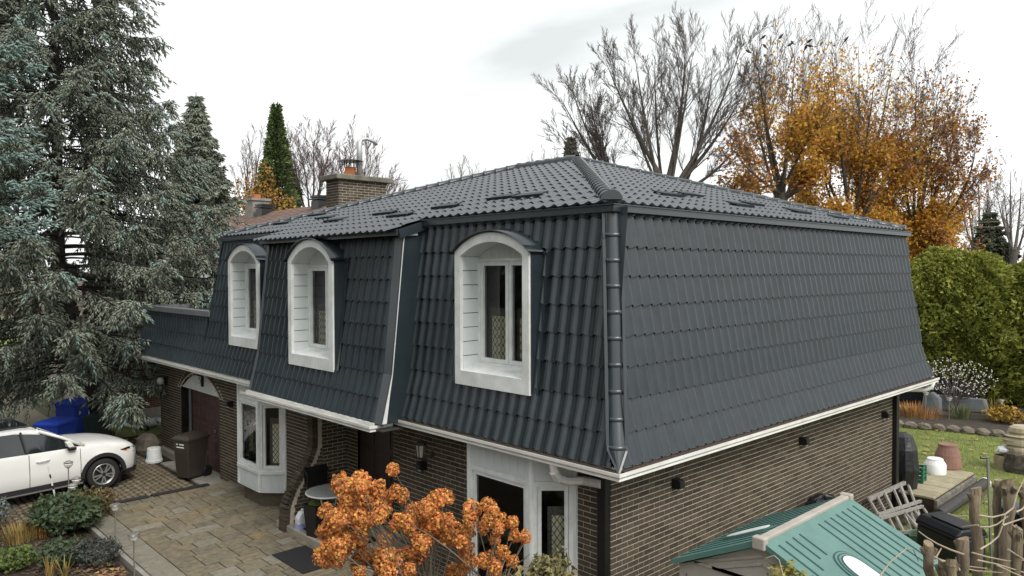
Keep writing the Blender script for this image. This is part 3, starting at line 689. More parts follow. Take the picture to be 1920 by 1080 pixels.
def dormer(d):
    x0, x1, yf, zb, zs, za = d['x0'], d['x1'], d['yf'], d['zb'], d['zs'], d['za']; dm = empty('dormer'); dm.parent = HOUSE
    w = .115; xi0, xi1, zi = x0+w, x1-w, zb+.19
    outer = [(x0, zb), (x0, zs)]+arcpts(x0, x1, zs, za-zs)[1:-1]+[(x1, zs), (x1, zb)]
    inner = [(xi0, zi), (xi0, zs-.06)]+arcpts(xi0, xi1, zs-.06, za-zs-.06)[1:-1]+[(xi1, zs-.06), (xi1, zi)]
    q = MB(); n = len(outer)
    V = [(x, yf, z) for x, z in outer]+[(x, yf, z) for x, z in inner]+[(x, yf+.05, z) for x, z in outer]+[(x, yf+.05, z) for x, z in inner]
    F = [(i, n+i, n+i+1, i+1) for i in range(n-1)]+[(n-1, 2*n-1, n, 0)]                      # front
    F += [(i, i+1, 2*n+i+1, 2*n+i) for i in range(n-1)]+[(n-1, 0, 2*n, 3*n-1)]
    F += [(n+i, 3*n+i, 3*n+i+1, n+i+1) for i in range(n-1)]+[(2*n-1, 4*n-1, 3*n, n)]
    q.add(V, F); q.build('dormer_surround', M_WHITE, dm)
    yw_ = yf+.33
    # reveal boards, one by one
    nb = 8; zt = zs-.06; hb = (zt-zi)/nb
    for i in range(nb):
        za_, zb_ = zi+i*hb, zi+(i+1)*hb
        for s_, xx in ((1, xi0), (-1, xi1)):
            q = MB(); q.add([(xx-.01*s_, yf+.05, za_+.004), (xx-.01*s_, yw_+.02, za_+.004), (xx-.01*s_, yw_+.02, zb_-.004), (xx-.01*s_, yf+.05, zb_-.004),
                             (xx+.012*s_, yf+.05, za_+.006), (xx+.012*s_, yw_, za_+.006), (xx+.004*s_, yw_, zb_-.004), (xx+.004*s_, yf+.05, zb_-.004)],
                            [(4, 5, 6, 7), (0, 1, 5, 4), (2, 3, 7, 6), (1, 2, 6, 5), (0, 4, 7, 3)]); q.build('siding_board', M_REV, dm)
    ar = arcpts(xi0, xi1, zs-.06, za-zs-.06, 6)
    for (xa, za1), (xb, zb1) in zip(ar[:-1], ar[1:]):
        q = MB(); q.prism([(xa+.004, yf+.05, za1), (xb-.004, yf+.05, zb1), (xb-.004, yf+.05, zb1+.02), (xa+.004, yf+.05, za1+.02)], (0, .30, 0)); q.build('siding_board', M_REV, dm)
    q = MB(); q.prism([(xi0, yf+.0, zi), (xi0, yw_+.02, zi+.07), (xi0, yw_+.02, zi-.05), (xi0, yf+.05, zi-.05)], (xi1-xi0, 0, 0)); q.build('sill', M_WHITE, dm)
    # dark lining behind (closes the gap to the attic) and head panel
    q = MB(); hp = arcpts(xi0-.02, xi1+.02, zs-.06, za-zs-.05)
    q.prism([(x, yw_+.01, z) for x, z in [(xi0-.02, zs-.14)]+hp+[(xi1+.02, zs-.14)]], (0, .03, 0)); q.build('head_panel', M_REV, dm)
    q = MB(); k = 12
    for i in range(1, k):
        xx = xi0+(xi1-xi0)*i/k; R_ = [z for x, z in hp if abs(x-xx) < .1]; q.box(xx-.004, xx+.004, yw_+.002, yw_+.012, zs-.10, (max(R_) if R_ else zs)-.02)
    tag(q.build('bead', M_WHITE, dm), kind='stuff')
    ws = (xi0+xi1)/2
    window(dm, lambda x, y, z: (x, yw_+y, z), xi0, xi1, zi+.06, zs-.09, [ws])
    # dark cheeks, flange and arched metal hood
    yb = lambda z: dz(min(z-d['dy']*.12, 5.49))+d['dy']+.06
    for s_, xx in ((-1, x0), (1, x1)):
        q = MB(); q.prism([(xx-.004*s_, yf+.03, zb+.02), (xx-.004*s_, yf+.03, zs), (xx-.004*s_, yb(zs)+.02, zs), (xx-.004*s_, yb(zb), zb+.02)], (.02*s_, 0, 0))
        for za_, zc_ in ((zb+.02, zs-.02),):
            q.prism([(xx+.01*s_, yb(za_)-.10, za_), (xx+.11*s_, yb(za_)-.10, za_), (xx+.11*s_, yb(zc_)-.10, zc_), (xx+.01*s_, yb(zc_)-.10, zc_)], (0, .03, 0))
        q.build('dormer_cheek', M_TRIM, dm)
    q = MB(); a = arcpts(x0-.035, x1+.035, zs-.01, za-zs+.025, 18); b = arcpts(x0-.05, x1+.05, zs-.03, za-zs+.06, 18)
    yr = .70+d['dy']; n = len(a); V = [(x, yf-.05, z) for x, z in a]+[(x, yf-.05, z) for x, z in b]+[(x, yr, z) for x, z in a]+[(x, yr, z) for x, z in b]
    F = [(i, i+1, n+i+1, n+i) for i in range(n-1)]+[(n+i, n+i+1, 3*n+i+1, 3*n+i) for i in range(n-1)]+[(i, 2*n+i, 2*n+i+1, i+1) for i in range(n-1)]+[(0, n, 3*n, 2*n), (n-1, 3*n-1, 4*n-1, 2*n-1)]
    q.add(V, F); o = q.build('dormer_hood', M_TRIM, dm)
    for fc in o.data.polygons: fc.use_smooth = len(fc.vertices) == 4 and abs(fc.normal.y) < .5
    q = MB(); c = arcpts(x0-.07, x1+.07, zs-.05, za-zs+.085, 18)
    for (xa, za1), (xb, zb1) in zip(c[:-1], c[1:]):
        ym = yb((za1+zb1)/2)-.10; q.bar((xa, ym+(.03 if za1 > zs+.1 else 0), za1), (xb, ym, zb1), .05, .03)
    q.build('sealant_bead', M_TRIM, dm)
    return yw_, xi0, xi1, zi, ws
nm = ['sealed recess by the gutter corner', '', '']
DLAB = ['lattice curtain in the arched dormer between roof step and hip cap', 'pale lattice curtain in the arched dormer of the forward roof section', 'pale lattice curtain in the arched dormer above the garage end']
for d, lb in zip(DORM, DLAB):
    yw_, a, b, zi, ws = dormer(d)
    curtain((a+.34, yw_+.10, zi+.72), (1, 0), .36, .58, lb+', garage-side sash'); curtain((ws+.28, yw_+.10, zi+.72), (1, 0), .34, .58, lb+', corner-side sash')

# ---------------------------------------------------------------- bay windows
def bay(xl, xr, p, z0, z1, zskirt, ztop, vis_label):
    by = empty('bay_window'); by.parent = HOUSE
    P = [(xl, FY), (xl+p, FY-p), (xr-p, FY-p), (xr, FY)]
    for i in range(3):
        A, B = np.array(P[i]), np.array(P[i+1]); L_ = np.linalg.norm(B-A); t_ = (B-A)/L_; inn = np.array((-t_[1], t_[0]))
        T = lambda x, y, z, A=A, t_=t_, inn=inn: (A[0]+t_[0]*x+inn[0]*y, A[1]+t_[1]*x+inn[1]*y, z)
        window(by, T, .015, L_-.015, z0, z1, [], fw=.06, sw=.05)
        for nm_, za, zb in (('apron_panel', zskirt, z0), ('head_panel', z1, ztop)):
            q = MB(); V = [T(x, y, z) for z in (za+.002, zb-.002) for y in (.0, .05) for x in (0, L_)]
            q.add(V, [(0, 2, 3, 1), (4, 5, 7, 6), (0, 1, 5, 4), (2, 6, 7, 3), (0, 4, 6, 2), (1, 3, 7, 5)]); q.build(nm_, M_REV, by)
            q = MB(); n = max(3, int(L_/.14))
            for k in range(1, n):
                x_ = L_*k/n; V = [T(x, y, z) for z in (za+.015, zb-.015) for y in (-.006, .001) for x in (x_-.055, x_+.055)]
                q.add(V, [(0, 1, 5, 4), (0, 4, 6, 2), (1, 3, 7, 5), (4, 5, 7, 6), (0, 2, 3, 1)])
            q.build('bead_board', M_REV, by)
        q = MB(); V = [T(x, y, z) for z in (z0-.05, z0+.01) for y in (-.035, .06) for x in (-.012, L_+.012)]
        q.add(V, [(0, 2, 3, 1), (4, 5, 7, 6), (0, 1, 5, 4), (2, 6, 7, 3), (0, 4, 6, 2), (1, 3, 7, 5)]); q.build('sill', M_WHITE, by)
    q = MB()
    for (x, y) in P[1:3]: q.tube([(x, y+.01, zskirt), (x, y+.01, ztop)], .038, 8)
    q.box(xl-.07, xl+.02, FY-.03, FY+.02, zskirt, ztop); q.box(xr-.02, xr+.05, FY-.03, FY+.02, zskirt, ztop); q.build('corner_post', M_WHITE, by)
    q = MB(); q.prism([(x, y, zskirt) for x, y in P], (0, 0, -.02)); q.build('bay_floor', M_WHITE, by)
    return P
B1 = bay(-10.44, -8.74, .375, .80, 2.17, .40, 2.50, '')
B2 = bay(-3.09, -1.16, .38, .55, 2.16, .30, 2.50, '')
q = MB(); q.prism([(-10.35, FY, 0), (-9.98, .30, 0), (-9.2, .30, 0), (-8.83, FY, 0)], (0, 0, .39)); q.build('bay_plinth', M_BRICK, HOUSE)
q = MB(); q.prism([(-3.0, FY, 0), (-2.65, .30, 0), (-1.6, .30, 0), (-1.25, FY, 0)], (0, 0, .29)); q.build('bay_plinth', M_BRICK, HOUSE)
curtain((-8.93, .60, 1.72), (.707, .707), .34, .78, 'tall lattice curtain in the angled pane of the bay beside the porch buttress')
curtain((-9.9, .40, 1.62), (1, 0), .30, .72, 'lattice curtain under the wreath in the front pane of the bay beside the garage'); curtain((-9.45, .40, 1.62), (1, 0), .30, .72, 'lattice curtain in the front pane of the garage-side bay, nearer its angled pane')
curtain((-1.32, .62, 1.70), (.707, .707), .36, .95, 'lattice curtain in the angled pane of the bay by the corner downspout')

# ---------------------------------------------------------------- garage door, entrance door
gd = empty('garage_door'); gd.parent = HOUSE
M_GD = mat('brown_door_paint', (.085, .040, .036), .5, .15, 5, .15)
q = MB(); q.box(-14.05, -11.98, FY+.16, FY+.20, .02, 1.90); q.build('door_leaf', M_GD, gd)
for r in range(5):
    for c_ in range(4):
        xa = -13.98+c_*.50; za = .08+r*.365
        q = MB(); x1_, z1_ = xa+.42, za+.27; y_ = FY+.16
        q.add([(xa, y_-.001, za), (x1_, y_-.001, za), (x1_, y_-.001, z1_), (xa, y_-.001, z1_), (xa+.03, y_-.022, za+.03), (x1_-.03, y_-.022, za+.03), (x1_-.03, y_-.022, z1_-.03), (xa+.03, y_-.022, z1_-.03)],
              [(4, 5, 6, 7), (0, 1, 5, 4), (1, 2, 6, 5), (2, 3, 7, 6), (3, 0, 4, 7)]); q.build('door_panel', M_GD, gd)
q = MB(); q.box(-12.62, -12.50, FY+.13, FY+.16, .95, 1.02); q.box(-12.57, -12.55, FY+.12, FY+.16, .86, .93); q.build('door_handle', mat('chrome', (.7, .7, .7), .25, metal=1), gd)
q = MB(); q.box(-14.36, -14.06, FY+.14, FY+.2, .02, 1.9); q.build('dark_jamb', M_BLACK, gd)
q = MB(); q.box(-14.12, -14.06, FY+.10, FY+.139, .02, 1.9); q.build('jamb_strip', mat('grey_metal', (.2, .22, .23), .4), gd)
q = MB(); q.box(-14.1, -11.98, FY+.08, FY+.19, .0, .02); q.build('threshold', M_CONC, gd)
ap = arcpts(-14.36, -11.98, 1.88, .39, 24); q = MB(); q.prism([(x, FY+.06, z) for x, z in ap], (0, .06, 0)); q.build('arch_panel', M_REV, gd)
q = MB(); q.box(-14.36, -11.98, FY+.03, FY+.07, 1.86, 1.90)
q.build('arch_rail', M_WHITE, gd)
q = MB(); x_ = -14.28
while x_ < -12.02:
    h = (14.36-11.98)/2; R = (h*h+.39**2)/.78; zt = 1.88+.39-R+math.sqrt(max(R*R-(x_+13.17)**2, 0)); q.box(x_-.02, x_+.02, FY+.048, FY+.061, 1.90, zt-.02); x_ += .062
q.build('bead_board', M_WHITE, gd)
for i, t in enumerate(np.linspace(0, 1, 26)[:-1]):
    ou = arcpts(-14.44, -11.90, 1.86, .47, 25); oo = arcpts(-14.53, -11.81, 1.84, .60, 25)
    q = MB(); a, b, c_, d_ = ou[i], ou[i+1], oo[i+1], oo[i]; s_ = .06
    f = lambda p, r_, t_: (p[0]+(r_[0]-p[0])*t_, p[1]+(r_[1]-p[1])*t_)
    a2, b2, d2, c2 = f(a, b, s_), f(b, a, s_), f(d_, c_, s_), f(c_, d_, s_)
    q.prism([(a2[0], FY-.008, a2[1]), (b2[0], FY-.008, b2[1]), (c2[0], FY-.008, c2[1]), (d2[0], FY-.008, d2[1])], (0, .05, 0)); q.build('arch_brick', M_BRICK, gd)
# street number plate on the arch
q = MB(); q.box(-13.30, -13.02, FY+.02, FY+.045, 2.02, 2.26); NP = q.build('number_plate', M_WHITE, gd)
q = MB(); q.box(-13.29, -13.03, FY-.02, FY+.02, 2.24, 2.275); q.box(-13.035, -13.0, FY-.01, FY+.045, 2.0, 2.27)
for a, b in (((-13.26, 2.20), (-13.19, 2.20)), ((-13.19, 2.20), (-13.11, 2.10)), ((-13.26, 2.07), (-13.09, 2.07)), ((-13.25, 2.19), (-13.25, 2.12))):
    q.bar((a[0], FY+.017, a[1]), (b[0], FY+.017, b[1]), .008, .014, (0, 1, 0))
q.build('plate_frame', M_BLACK, gd)
ed = empty('entrance_door'); ed.parent = HOUSE
M_ED = mat('dark_oak_door', (.045, .026, .02), .55, .2, 4, .2, streak=(8, 1, .6))
q = MB(); q.box(-7.06, -5.94, 1.24, 1.30, .2, 2.27); q.build('door_leaf', M_ED, ed)
for xa, xb in ((-6.95, -6.56), (-6.44, -6.05)):
    for za, zb in ((.3, .9), (1.0, 1.5), (1.6, 2.15)):
        q = MB(); q.box(xa, xb, 1.222, 1.242, za, zb); bevel(q.build('door_panel', M_ED, ed), .012, 2)
q = MB(); q.lathe([(.03, 0), (.03, .05)], (-6.0, 1.18, 1.15), 10, 'y'); q.build('door_handle', MATS['chrome'], ed)

# ---------------------------------------------------------------- downspouts
M_DS = mat('black_downspout', (.010, .010, .010), .45, .2)
q = MB(); q.box(-.735, -.605, FY-.10, FY-.006, -.05, 2.40); bevel(q.build('downspout', M_DS, HOUSE), .012)
q = MB(); yy = FY-.055; q.tube([(-1.02, .07, 2.52), (-1.02, .09, 2.40), (-1.02, .16, 2.31), (-1.0, .28, 2.26), (-.90, .46, 2.25), (-.67, .50, 2.25)], .052, 8)
for i in range(7):
    t_ = i/6; q.tube([(-1.02, .08+.012*i, 2.41-.018*i), (-1.02, .085+.012*i, 2.402-.018*i)], .057, 8)
q.build('gutter_elbow', M_GUTTER, HOUSE)
q = MB(); q.box(SX+.006, SX+.09, D-.80, D-.66, -.05, 2.45); bevel(q.build('downspout', M_DS, HOUSE), .012)
q = MB(); q.tube([(-.06, D-.22, 2.51), (-.07, D-.24, 2.42), (-.16, D-.30, 2.36), (-.42, D-.5, 2.36), (-.55, D-.68, 2.36)], .05, 8); q.build('gutter_elbow', M_GUTTER, HOUSE, smooth=True)
# ---------------------------------------------------------------- wall lights
def spot(p, out):
    r = empty('spotlight', p); r.parent = HOUSE; o_ = np.array((*out, 0.)); s_ = np.cross(o_, (0, 0, 1))
    q = MB(); q.obox(o_*.05, o_*.05, s_*.05, np.array((0, 0, .06))); q.prism([tuple(o_*.1+s_*a+np.array((0, 0, b))) for a, b in ((-.05, .06), (.05, .06), (.05, -.02), (-.05, -.02))], o_*.03-np.array((0, 0, .03)))
    q.build('lamp_housing', M_BLACK, r); q = MB(); q.obox(o_*.085-np.array((0, 0, .058)), o_*.03, s_*.035, np.array((0, 0, .008))); q.build('lamp_lens', M_WHITE, r)
for u, v in ((1263, 905), (1500, 826), (1654, 777)):
    p = onax(u, v, 0, SX); spot((SX+.006, p[1], p[2]), (1, 0))
p = onax(797, 872, 1, FY); spot((p[0], FY-.006, p[2]), (0, -1))
p = onax(436, 757, 1, FY); spot((p[0], FY-.006, p[2]), (0, -1))
def lantern(u, v):
    p = onax(u, v, 1, FY); r = empty('wall_lantern', (p[0], FY, p[2])); r.parent = HOUSE; M_L = mat('weathered_brass', (.10, .095, .075), .5, .3, 12, metal=.5)
    q = MB(); q.lathe([(.045, 0), (.045, .03)], (.07, -.035, -.05), 10, 'y'); q.tube([(.07, -.02, -.05), (.05, -.10, -.10), (0, -.16, -.09)], .012, 6)
    q.lathe([(.03, -.115), (.055, -.09), (.06, -.08)], (0, -.17, 0), 6); q.lathe([(.085, .10), (.06, .14), (.02, .17), (.012, .22)], (0, -.17, 0), 6)
    for i in range(6):
        a = i*math.pi/3; q.bar((.055*math.cos(a), -.17+.055*math.sin(a), -.08), (.08*math.cos(a), -.17+.08*math.sin(a), .10), .012, .012)
    q.build('lantern_frame', M_L, r); q = MB(); q.lathe([(.048, -.08), (.072, .10)], (0, -.17, 0), 6, cap=False); q.build('lantern_glass', mat('frosted_glass', (.55, .55, .48), .4, .1), r)
lantern(806, 843)
p = onax(313, 713, 1, FY); r = empty('globe_lamp', (p[0], FY, p[2])); r.parent = HOUSE
q = MB(); q.box(-.08, .08, -.05, -.004, -.10, .10); q.tube([(0, -.04, .05), (0, -.13, .06)], .025, 8); q.build('lamp_bracket', M_BLACK, r)
q = MB(); q.lathe([(.01, -.10), (.07, -.075), (.095, 0), (.07, .075), (.01, .10)], (0, -.16, 0), 12); q.build('lamp_globe', MATS['frosted_glass'], r, smooth=True)
finish_bricks(300)
# ================================================================== ground
M_GROUND = mat('earth_and_turf', (.075, .085, .032), .95, .3, .6, .5, 14, col2=(.10, .085, .05), detail=8)
q = MB(); q.poly([(-900, -900, -.06), (900, -900, -.06), (900, 900, -.06), (-900, 900, -.06)]); tag(q.build('ground', M_GROUND), kind='structure')
M_LAWN = mat('autumn_lawn', (.17, .205, .04), .95, .25, 3, .6, 60, col2=(.085, .10, .03), detail=8)
LAWN = [(-8, 9.6), (-.1, 9.6), (-.1, 3.0), (6, 3.0), (9, 19), (-1.0, 18.6), (-4.4, 17.6), (-10, 17.0)]
q = MB(); q.poly([(x, y, -.03) for x, y in LAWN]); tag(q.build('lawn', M_LAWN), kind='structure')
M_DIRT = mat('garden_soil', (.055, .042, .028), .98, .35, 5, .8, 30, col2=(.022, .018, .014), detail=8)
q = MB(); q.poly([(-13.2, -2.35, -.02), (2.5, -2.35, -.02), (2.5, -8, -.02), (-12.0, -8, -.02)]); q.poly([(-4.6, -2.3, .0), (3.2, -2.3, .0), (3.2, 3, -.02), (-.65, 3, -.02), (-.65, .55, .0), (-4.6, .55, .0)])
tag(q.build('garden_bed', M_DIRT), kind='structure')
# driveway with small interlocking pavers
M_PAV = mat('driveway_paver', (.19, .158, .108), .95, .2, 14, .4, 70, rand=.22, spec=.15)
M_JOINT = mat('paver_joint', (.05, .042, .03), .98, .2, 10, spec=.1)
q = MB(); q.poly([(-18.3, -9, -.022), (-11.5, -9, -.022), (-11.5, .72, -.022), (-18.3, .72, -.022)]); DRV = tag(q.build('driveway', M_JOINT), kind='structure')
def pave(parent, x0, x1, y0, y1, a, b, m, z=0.0):
    nx = int((x1-x0)/a); ny = int((y1-y0)/b); P = []
    hexa = np.array([(-.5, 0), (-.33, -.42), (.33, -.42), (.5, 0), (.33, .42), (-.33, .42)])*np.array([a*1.03, b])
    for j in range(ny):
        for i in range(nx): P.append((x0+a*(i+.5)+(a*.5 if j % 2 else 0), y0+b*(j+.5), z+random.uniform(-.002, .003)))
    P = np.array(P); T = np.concatenate([np.c_[hexa*.95, np.zeros(6)], np.c_[hexa, -.02*np.ones(6)]])
    F4 = np.array([(k, 6+k, 6+(k+1) % 6, (k+1) % 6) for k in range(6)]); F6 = np.array([[0, 1, 2, 3, 4, 5]])
    A = np.repeat(np.eye(3)[None], len(P), 0); V, F = scatter(T, [F4, F6], P, A)
    return tag(link('pavers', mesh_np('pavers', V, F), m, parent), kind='stuff')
pave(DRV, -18.2, -11.6, -6.5, .1, .22, .125, M_PAV)
q = MB(); q.box(-14.4, -11.5, .10, .72, -.1, .012); tag(q.build('garage_apron', M_CONC), kind='structure')
# patio of large textured slabs, each laid separately
M_SLABS = [mat('patio_slab_'+n, c, .9, .22, 9, .9, 34, rand=.10, hue=.006, spec=.2, col2=c2, streak=(1.5, 1.0, 1), detail=9) for n, c, c2 in
           (('buff', (.235, .20, .138), (.11, .096, .068)), ('grey', (.205, .18, .13), (.095, .085, .063)), ('ochre', (.245, .195, .115), (.125, .10, .06)), ('pale', (.25, .232, .185), (.15, .14, .11)))]
ZP = .09
q = MB(); q.box(-11.42, -4.6, -2.42, .62, -.2, ZP-.03); PAT = tag(q.build('patio', M_JOINT), kind='structure')
def slab(x0, x1, y0, y1, m, parent, z1=ZP, h=.035, g=.009):
    q = MB(); e = .006; zt = z1+random.uniform(-.003, .003)
    B = [(x0+g, y0+g), (x1-g, y0+g), (x1-g, y1-g), (x0+g, y1-g)]; C = [(x0+g+e, y0+g+e), (x1-g-e, y0+g+e), (x1-g-e, y1-g-e), (x0+g+e, y1-g-e)]
    q.add([(x, y, zt-h) for x, y in B]+[(x, y, zt-.004) for x, y in B]+[(x, y, zt) for x, y in C],
          [(0, 1, 5, 4), (1, 2, 6, 5), (2, 3, 7, 6), (3, 0, 4, 7), (4, 5, 9, 8), (5, 6, 10, 9), (6, 7, 11, 10), (7, 4, 8, 11), (8, 9, 10, 11)])
    return q.build('paving_slab', m, parent)
rs = random.Random(5)
x = -11.38                                     # rows run away from the house, slabs of mixed length
yedge = -2.40
while x < -4.7:
    w = rs.choice((.26, .30, .30, .40)); y = -2.02; x1 = min(x+w, -4.62)
    while y < .60:
        l = rs.choice((.28, .36, .42, .56)); y1 = min(y+l, .60)
        if .60-y1 < .12: y1 = .60
        c = rs.random(); m = M_SLABS[0] if c < .55 else (M_SLABS[1] if c < .85 else (M_SLABS[2] if c < .93 else M_SLABS[3]))
        slab(x, x1, y, y1, m, PAT); y = y1
    x = x1
x = -11.4
while x < -4.7:                                # smooth border course
    x1 = min(x+rs.choice((.45, .6)), -4.62); slab(x, x1, -2.42, -2.02, M_SLABS[3], PAT, ZP+.002, .06); x = x1
q = MB(); q.box(-11.42, -4.6, -2.50, -2.425, -.25, ZP-.01); tag(q.build('patio_kerb', M_CONC), kind='structure')
q = MB(); q.box(-7.9, -4.5, -.02, 1.25, -.1, .20); bevel(tag(q.build('porch_slab', mat('pale_concrete', (.33, .30, .24), .95, .15, 5, .4, 60)), kind='structure'), .02)
# rear terrace
M_DECK = mat('terrace_slab', (.34, .30, .20), .95, .15, 6, .4, 50, rand=.12)
q = MB(); q.box(-9, .10, 9.58, 12.2, -.1, .28); TER = tag(q.build('terrace', M_JOINT), kind='structure')
y = 9.58
while y < 12.15:
    y1 = min(y+.45, 12.2); x = -3.0
    while x < .1: x1 = min(x+.62, .12); slab(x, x1, y, y1, M_DECK, TER, .32, .04); x = x1
    y = y1
M_WB = mat('terrace_wall_block', (.20, .185, .15), .95, .25, 9, .6, 50, rand=.2)
for r in range(3):
    y = 9.60-(r % 2)*.12
    while y < 12.2:
        q = MB(); q.box(.085, .15, max(y, 9.6)+.006, min(y+.29, 12.2)-.006, r*.092-.01, r*.092+.08); bevel(q.build('wall_block', M_WB, TER), .008, 1); y += .3
# road, neighbour's drive and verge on the left
M_ASPH = mat('neighbour_drive_gravel', (.25, .215, .15), .95, .15, 6, .3, 40)
q = MB(); q.poly([(-60, -9.5, -.04), (-18.3, -9.5, -.04), (-18.3, 1.0, -.04), (-20.4, 1.2, -.04), (-21, -.5, -.04), (-60, -.5, -.04)]); tag(q.build('drive', M_ASPH), kind='structure')
M_ROAD = mat('asphalt', (.06, .06, .06), .9, .15, 5, .3)
q = MB(); q.poly([(-300, -18, -.035), (300, -18, -.035), (300, -11, -.035), (-300, -11, -.035)]); tag(q.build('road', M_ROAD), kind='structure')
q = MB(); q.box(-300, 300, -11.2, -11.0, -.1, .08); tag(q.build('kerb', M_CONC), kind='structure')
q = MB(); q.poly([(-20.4, -.6, -.03), (-15.87, -.6, -.03), (-15.87, 5, -.03), (-20.4, 5, -.03)]); tag(q.build('grass_strip', M_LAWN), kind='structure')
q = MB(); q.poly([(-62, -.4, -.03), (-34, -.4, -.03), (-34, 30, -.03), (-62, 30, -.03)]); tag(q.build('far_lawn', mat('green_lawn', (.16, .22, .03), .95, .2, 2, .5, 40)), kind='structure')
# ================================================================== car
def car():
    root = empty('parked_car', (-13.80, -1.66, 0), .13, 'white crossover car parked nose toward the garage', 'car')
    M_P = mat('white_car_paint', (.80, .80, .77), .28, .02, 2, coat=.6, col2=(.77, .77, .74)); M_G = mat('dark_car_glass', (.012, .016, .018), .06, .1, spec=.9)
    M_C = mat('black_cladding', (.018, .018, .02), .6, .1); M_T = mat('tyre_rubber', (.02, .02, .02), .85, .2); M_A = mat('alloy', (.62, .62, .62), .3, .05, metal=.8)
    ys = np.array(sorted(set(list(np.linspace(.85, -3.42, 70))+[-.40, .40, -2.17, -2.97])))[::-1]
    hw = lambda y: float(np.interp(y, [-3.42, -3.3, -3.0, -2.5, -1, 0, .3, .55, .7, .80, .85], [.62, .76, .85, .88, .885, .88, .865, .80, .72, .58, .48]))
    zt = lambda y: float(np.interp(y, [-3.42, -3.3, -3.0, -.45, -.2, .2, .5, .7, .8, .85], [1.0, 1.10, 1.10, 1.03, 1.02, .985, .93, .86, .78, .66]))
    z0 = lambda y: float(np.interp(y, [-3.42, -3.2, -2.9, .4, .7, .85], [.40, .34, .30, .30, .30, .36]))
    def arch(y):
        for c in (0, -2.57):
            if abs(y-c) < .40: return .33+math.sqrt(.40**2-(y-c)**2)
        return 0
    V = []; M = 9
    for y in ys:
        w, t, b = hw(y), zt(y), z0(y); a = arch(y); bb = max(b, a)
        pr = [(w*.93, bb), (w*.99, max(bb+.01, .42)), (w, max(bb+.02, .60)), (w*.985, max(bb+.03, .76)), (w*.965, t-.10), (w*.93, t-.035), (w*.85, t), (w*.5, t+.025), (0, t+.035)]
        V += [(x, y, z) for x, z in pr]+[(-x, y, z) for x, z in pr[:-1]]
    n = 2*M-1; F = []
    for i in range(len(ys)-1):
        for j in range(M-1): F.append((i*n+j, (i+1)*n+j, (i+1)*n+j+1, i*n+j+1))
        for j in range(M-2): F.append((i*n+M+j, i*n+M+j+1, (i+1)*n+M+j+1, (i+1)*n+M+j))
        F.append((i*n+M+M-2, i*n+M-1, (i+1)*n+M-1, (i+1)*n+M+M-2))
    for i, s_ in ((0, 1), (len(ys)-1, -1)): F.append(tuple((i*n+j for j in list(range(M))+list(range(2*M-2, M-1, -1)))))
    q = MB(); q.add(V, F); o = q.build('body', M_P, root, smooth=True)
    md = o.modifiers.new('es', 'EDGE_SPLIT'); md.split_angle = math.radians(38)
    # glasshouse
    st = [(-.38, 1.00, 1.02, .78, .74), (-.75, 1.02, 1.24, .80, .68), (-1.15, 1.03, 1.455, .81, .60), (-1.6, 1.04, 1.53, .81, .58), (-2.2, 1.05, 1.535, .81, .575), (-2.85, 1.08, 1.48, .80, .56), (-3.1, 1.10, 1.36, .79, .58), (-3.38, 1.10, 1.14, .74, .66)]
    V = []
    for y, zb, ztp, wb, wt in st: V += [(wb, y, zb), (wt, y, ztp-.03), (wt*.85, y, ztp), (0, y, ztp+.02), (-wt*.85, y, ztp), (-wt, y, ztp-.03), (-wb, y, zb)]
    q = MB(); q.add(V, [(i*7+j, (i+1)*7+j, (i+1)*7+j+1, i*7+j+1) for i in range(len(st)-1) for j in range(6)]); q.build('glasshouse', M_G, root, smooth=False)
    V = []; rf = st[2:7]
    for y, zb, ztp, wb, wt in rf: V += [(wt+.03, y, ztp-.085), (wt+.015, y, ztp-.02), (wt*.85, y, ztp+.012), (0, y, ztp+.032), (-wt*.85, y, ztp+.012), (-wt-.015, y, ztp-.02), (-wt-.03, y, ztp-.085)]
    q = MB(); q.add(V, [(i*7+j, (i+1)*7+j, (i+1)*7+j+1, i*7+j+1) for i in range(len(rf)-1) for j in range(6)]); q.build('roof', M_P, root, smooth=True)
    q = MB(); q.box(-.42, .42, -2.0, -1.3, 1.535, 1.57); q.build('sunroof', M_G, root)
    for s_ in (-1, 1):
        q = MB(); q.tube([(s_*.79, -.36, 1.02), (s_*.70, -.75, 1.235), (s_*.61, -1.16, 1.43)], [.035, .035, .04], 6); q.build('pillar', M_P, root, smooth=True)
        q = MB(); q.tube([(s_*.80, -2.55, 1.07), (s_*.66, -2.75, 1.40)], .05, 6); q.tube([(s_*.79, -2.9, 1.08), (s_*.60, -3.05, 1.36)], .09, 6); q.build('rear_pillar', M_P, root)
        q = MB(); q.bar((s_*.815, -1.45, 1.05), (s_*.615, -1.5, 1.46), .07, .03, (0, 1, 0)); q.build('door_pillar', M_C, root)
        q = MB(); q.tube([(s_*.60, -1.2, 1.50), (s_*.59, -1.3, 1.57), (s_*.58, -2.7, 1.56), (s_*.58, -2.8, 1.50)], .02, 6); q.build('roof_rail', M_C, root)
        q = MB(); q.prism([(s_*.80, -.62, 1.06), (s_*.80, -.50, 1.02), (s_*.93, -.58, 1.03), (s_*1.02, -.64, 1.08), (s_*1.02, -.68, 1.17), (s_*.90, -.68, 1.19)], (0, -.10, 0)); q.build('mirror', M_P, root)
        q = MB(); q.box(min(s_*.82, s_*.93), max(s_*.82, s_*.93), -.70, -.56, .985, 1.035); q.build('mirror_foot', M_C, root)
        for y in (-1.30, -2.25):
            q = MB(); q.tube([(s_*.885, y, .86), (s_*.915, y+.04, .865), (s_*.915, y+.20, .87), (s_*.885, y+.24, .87)], .016, 6); q.build('door_handle', M_P, root)
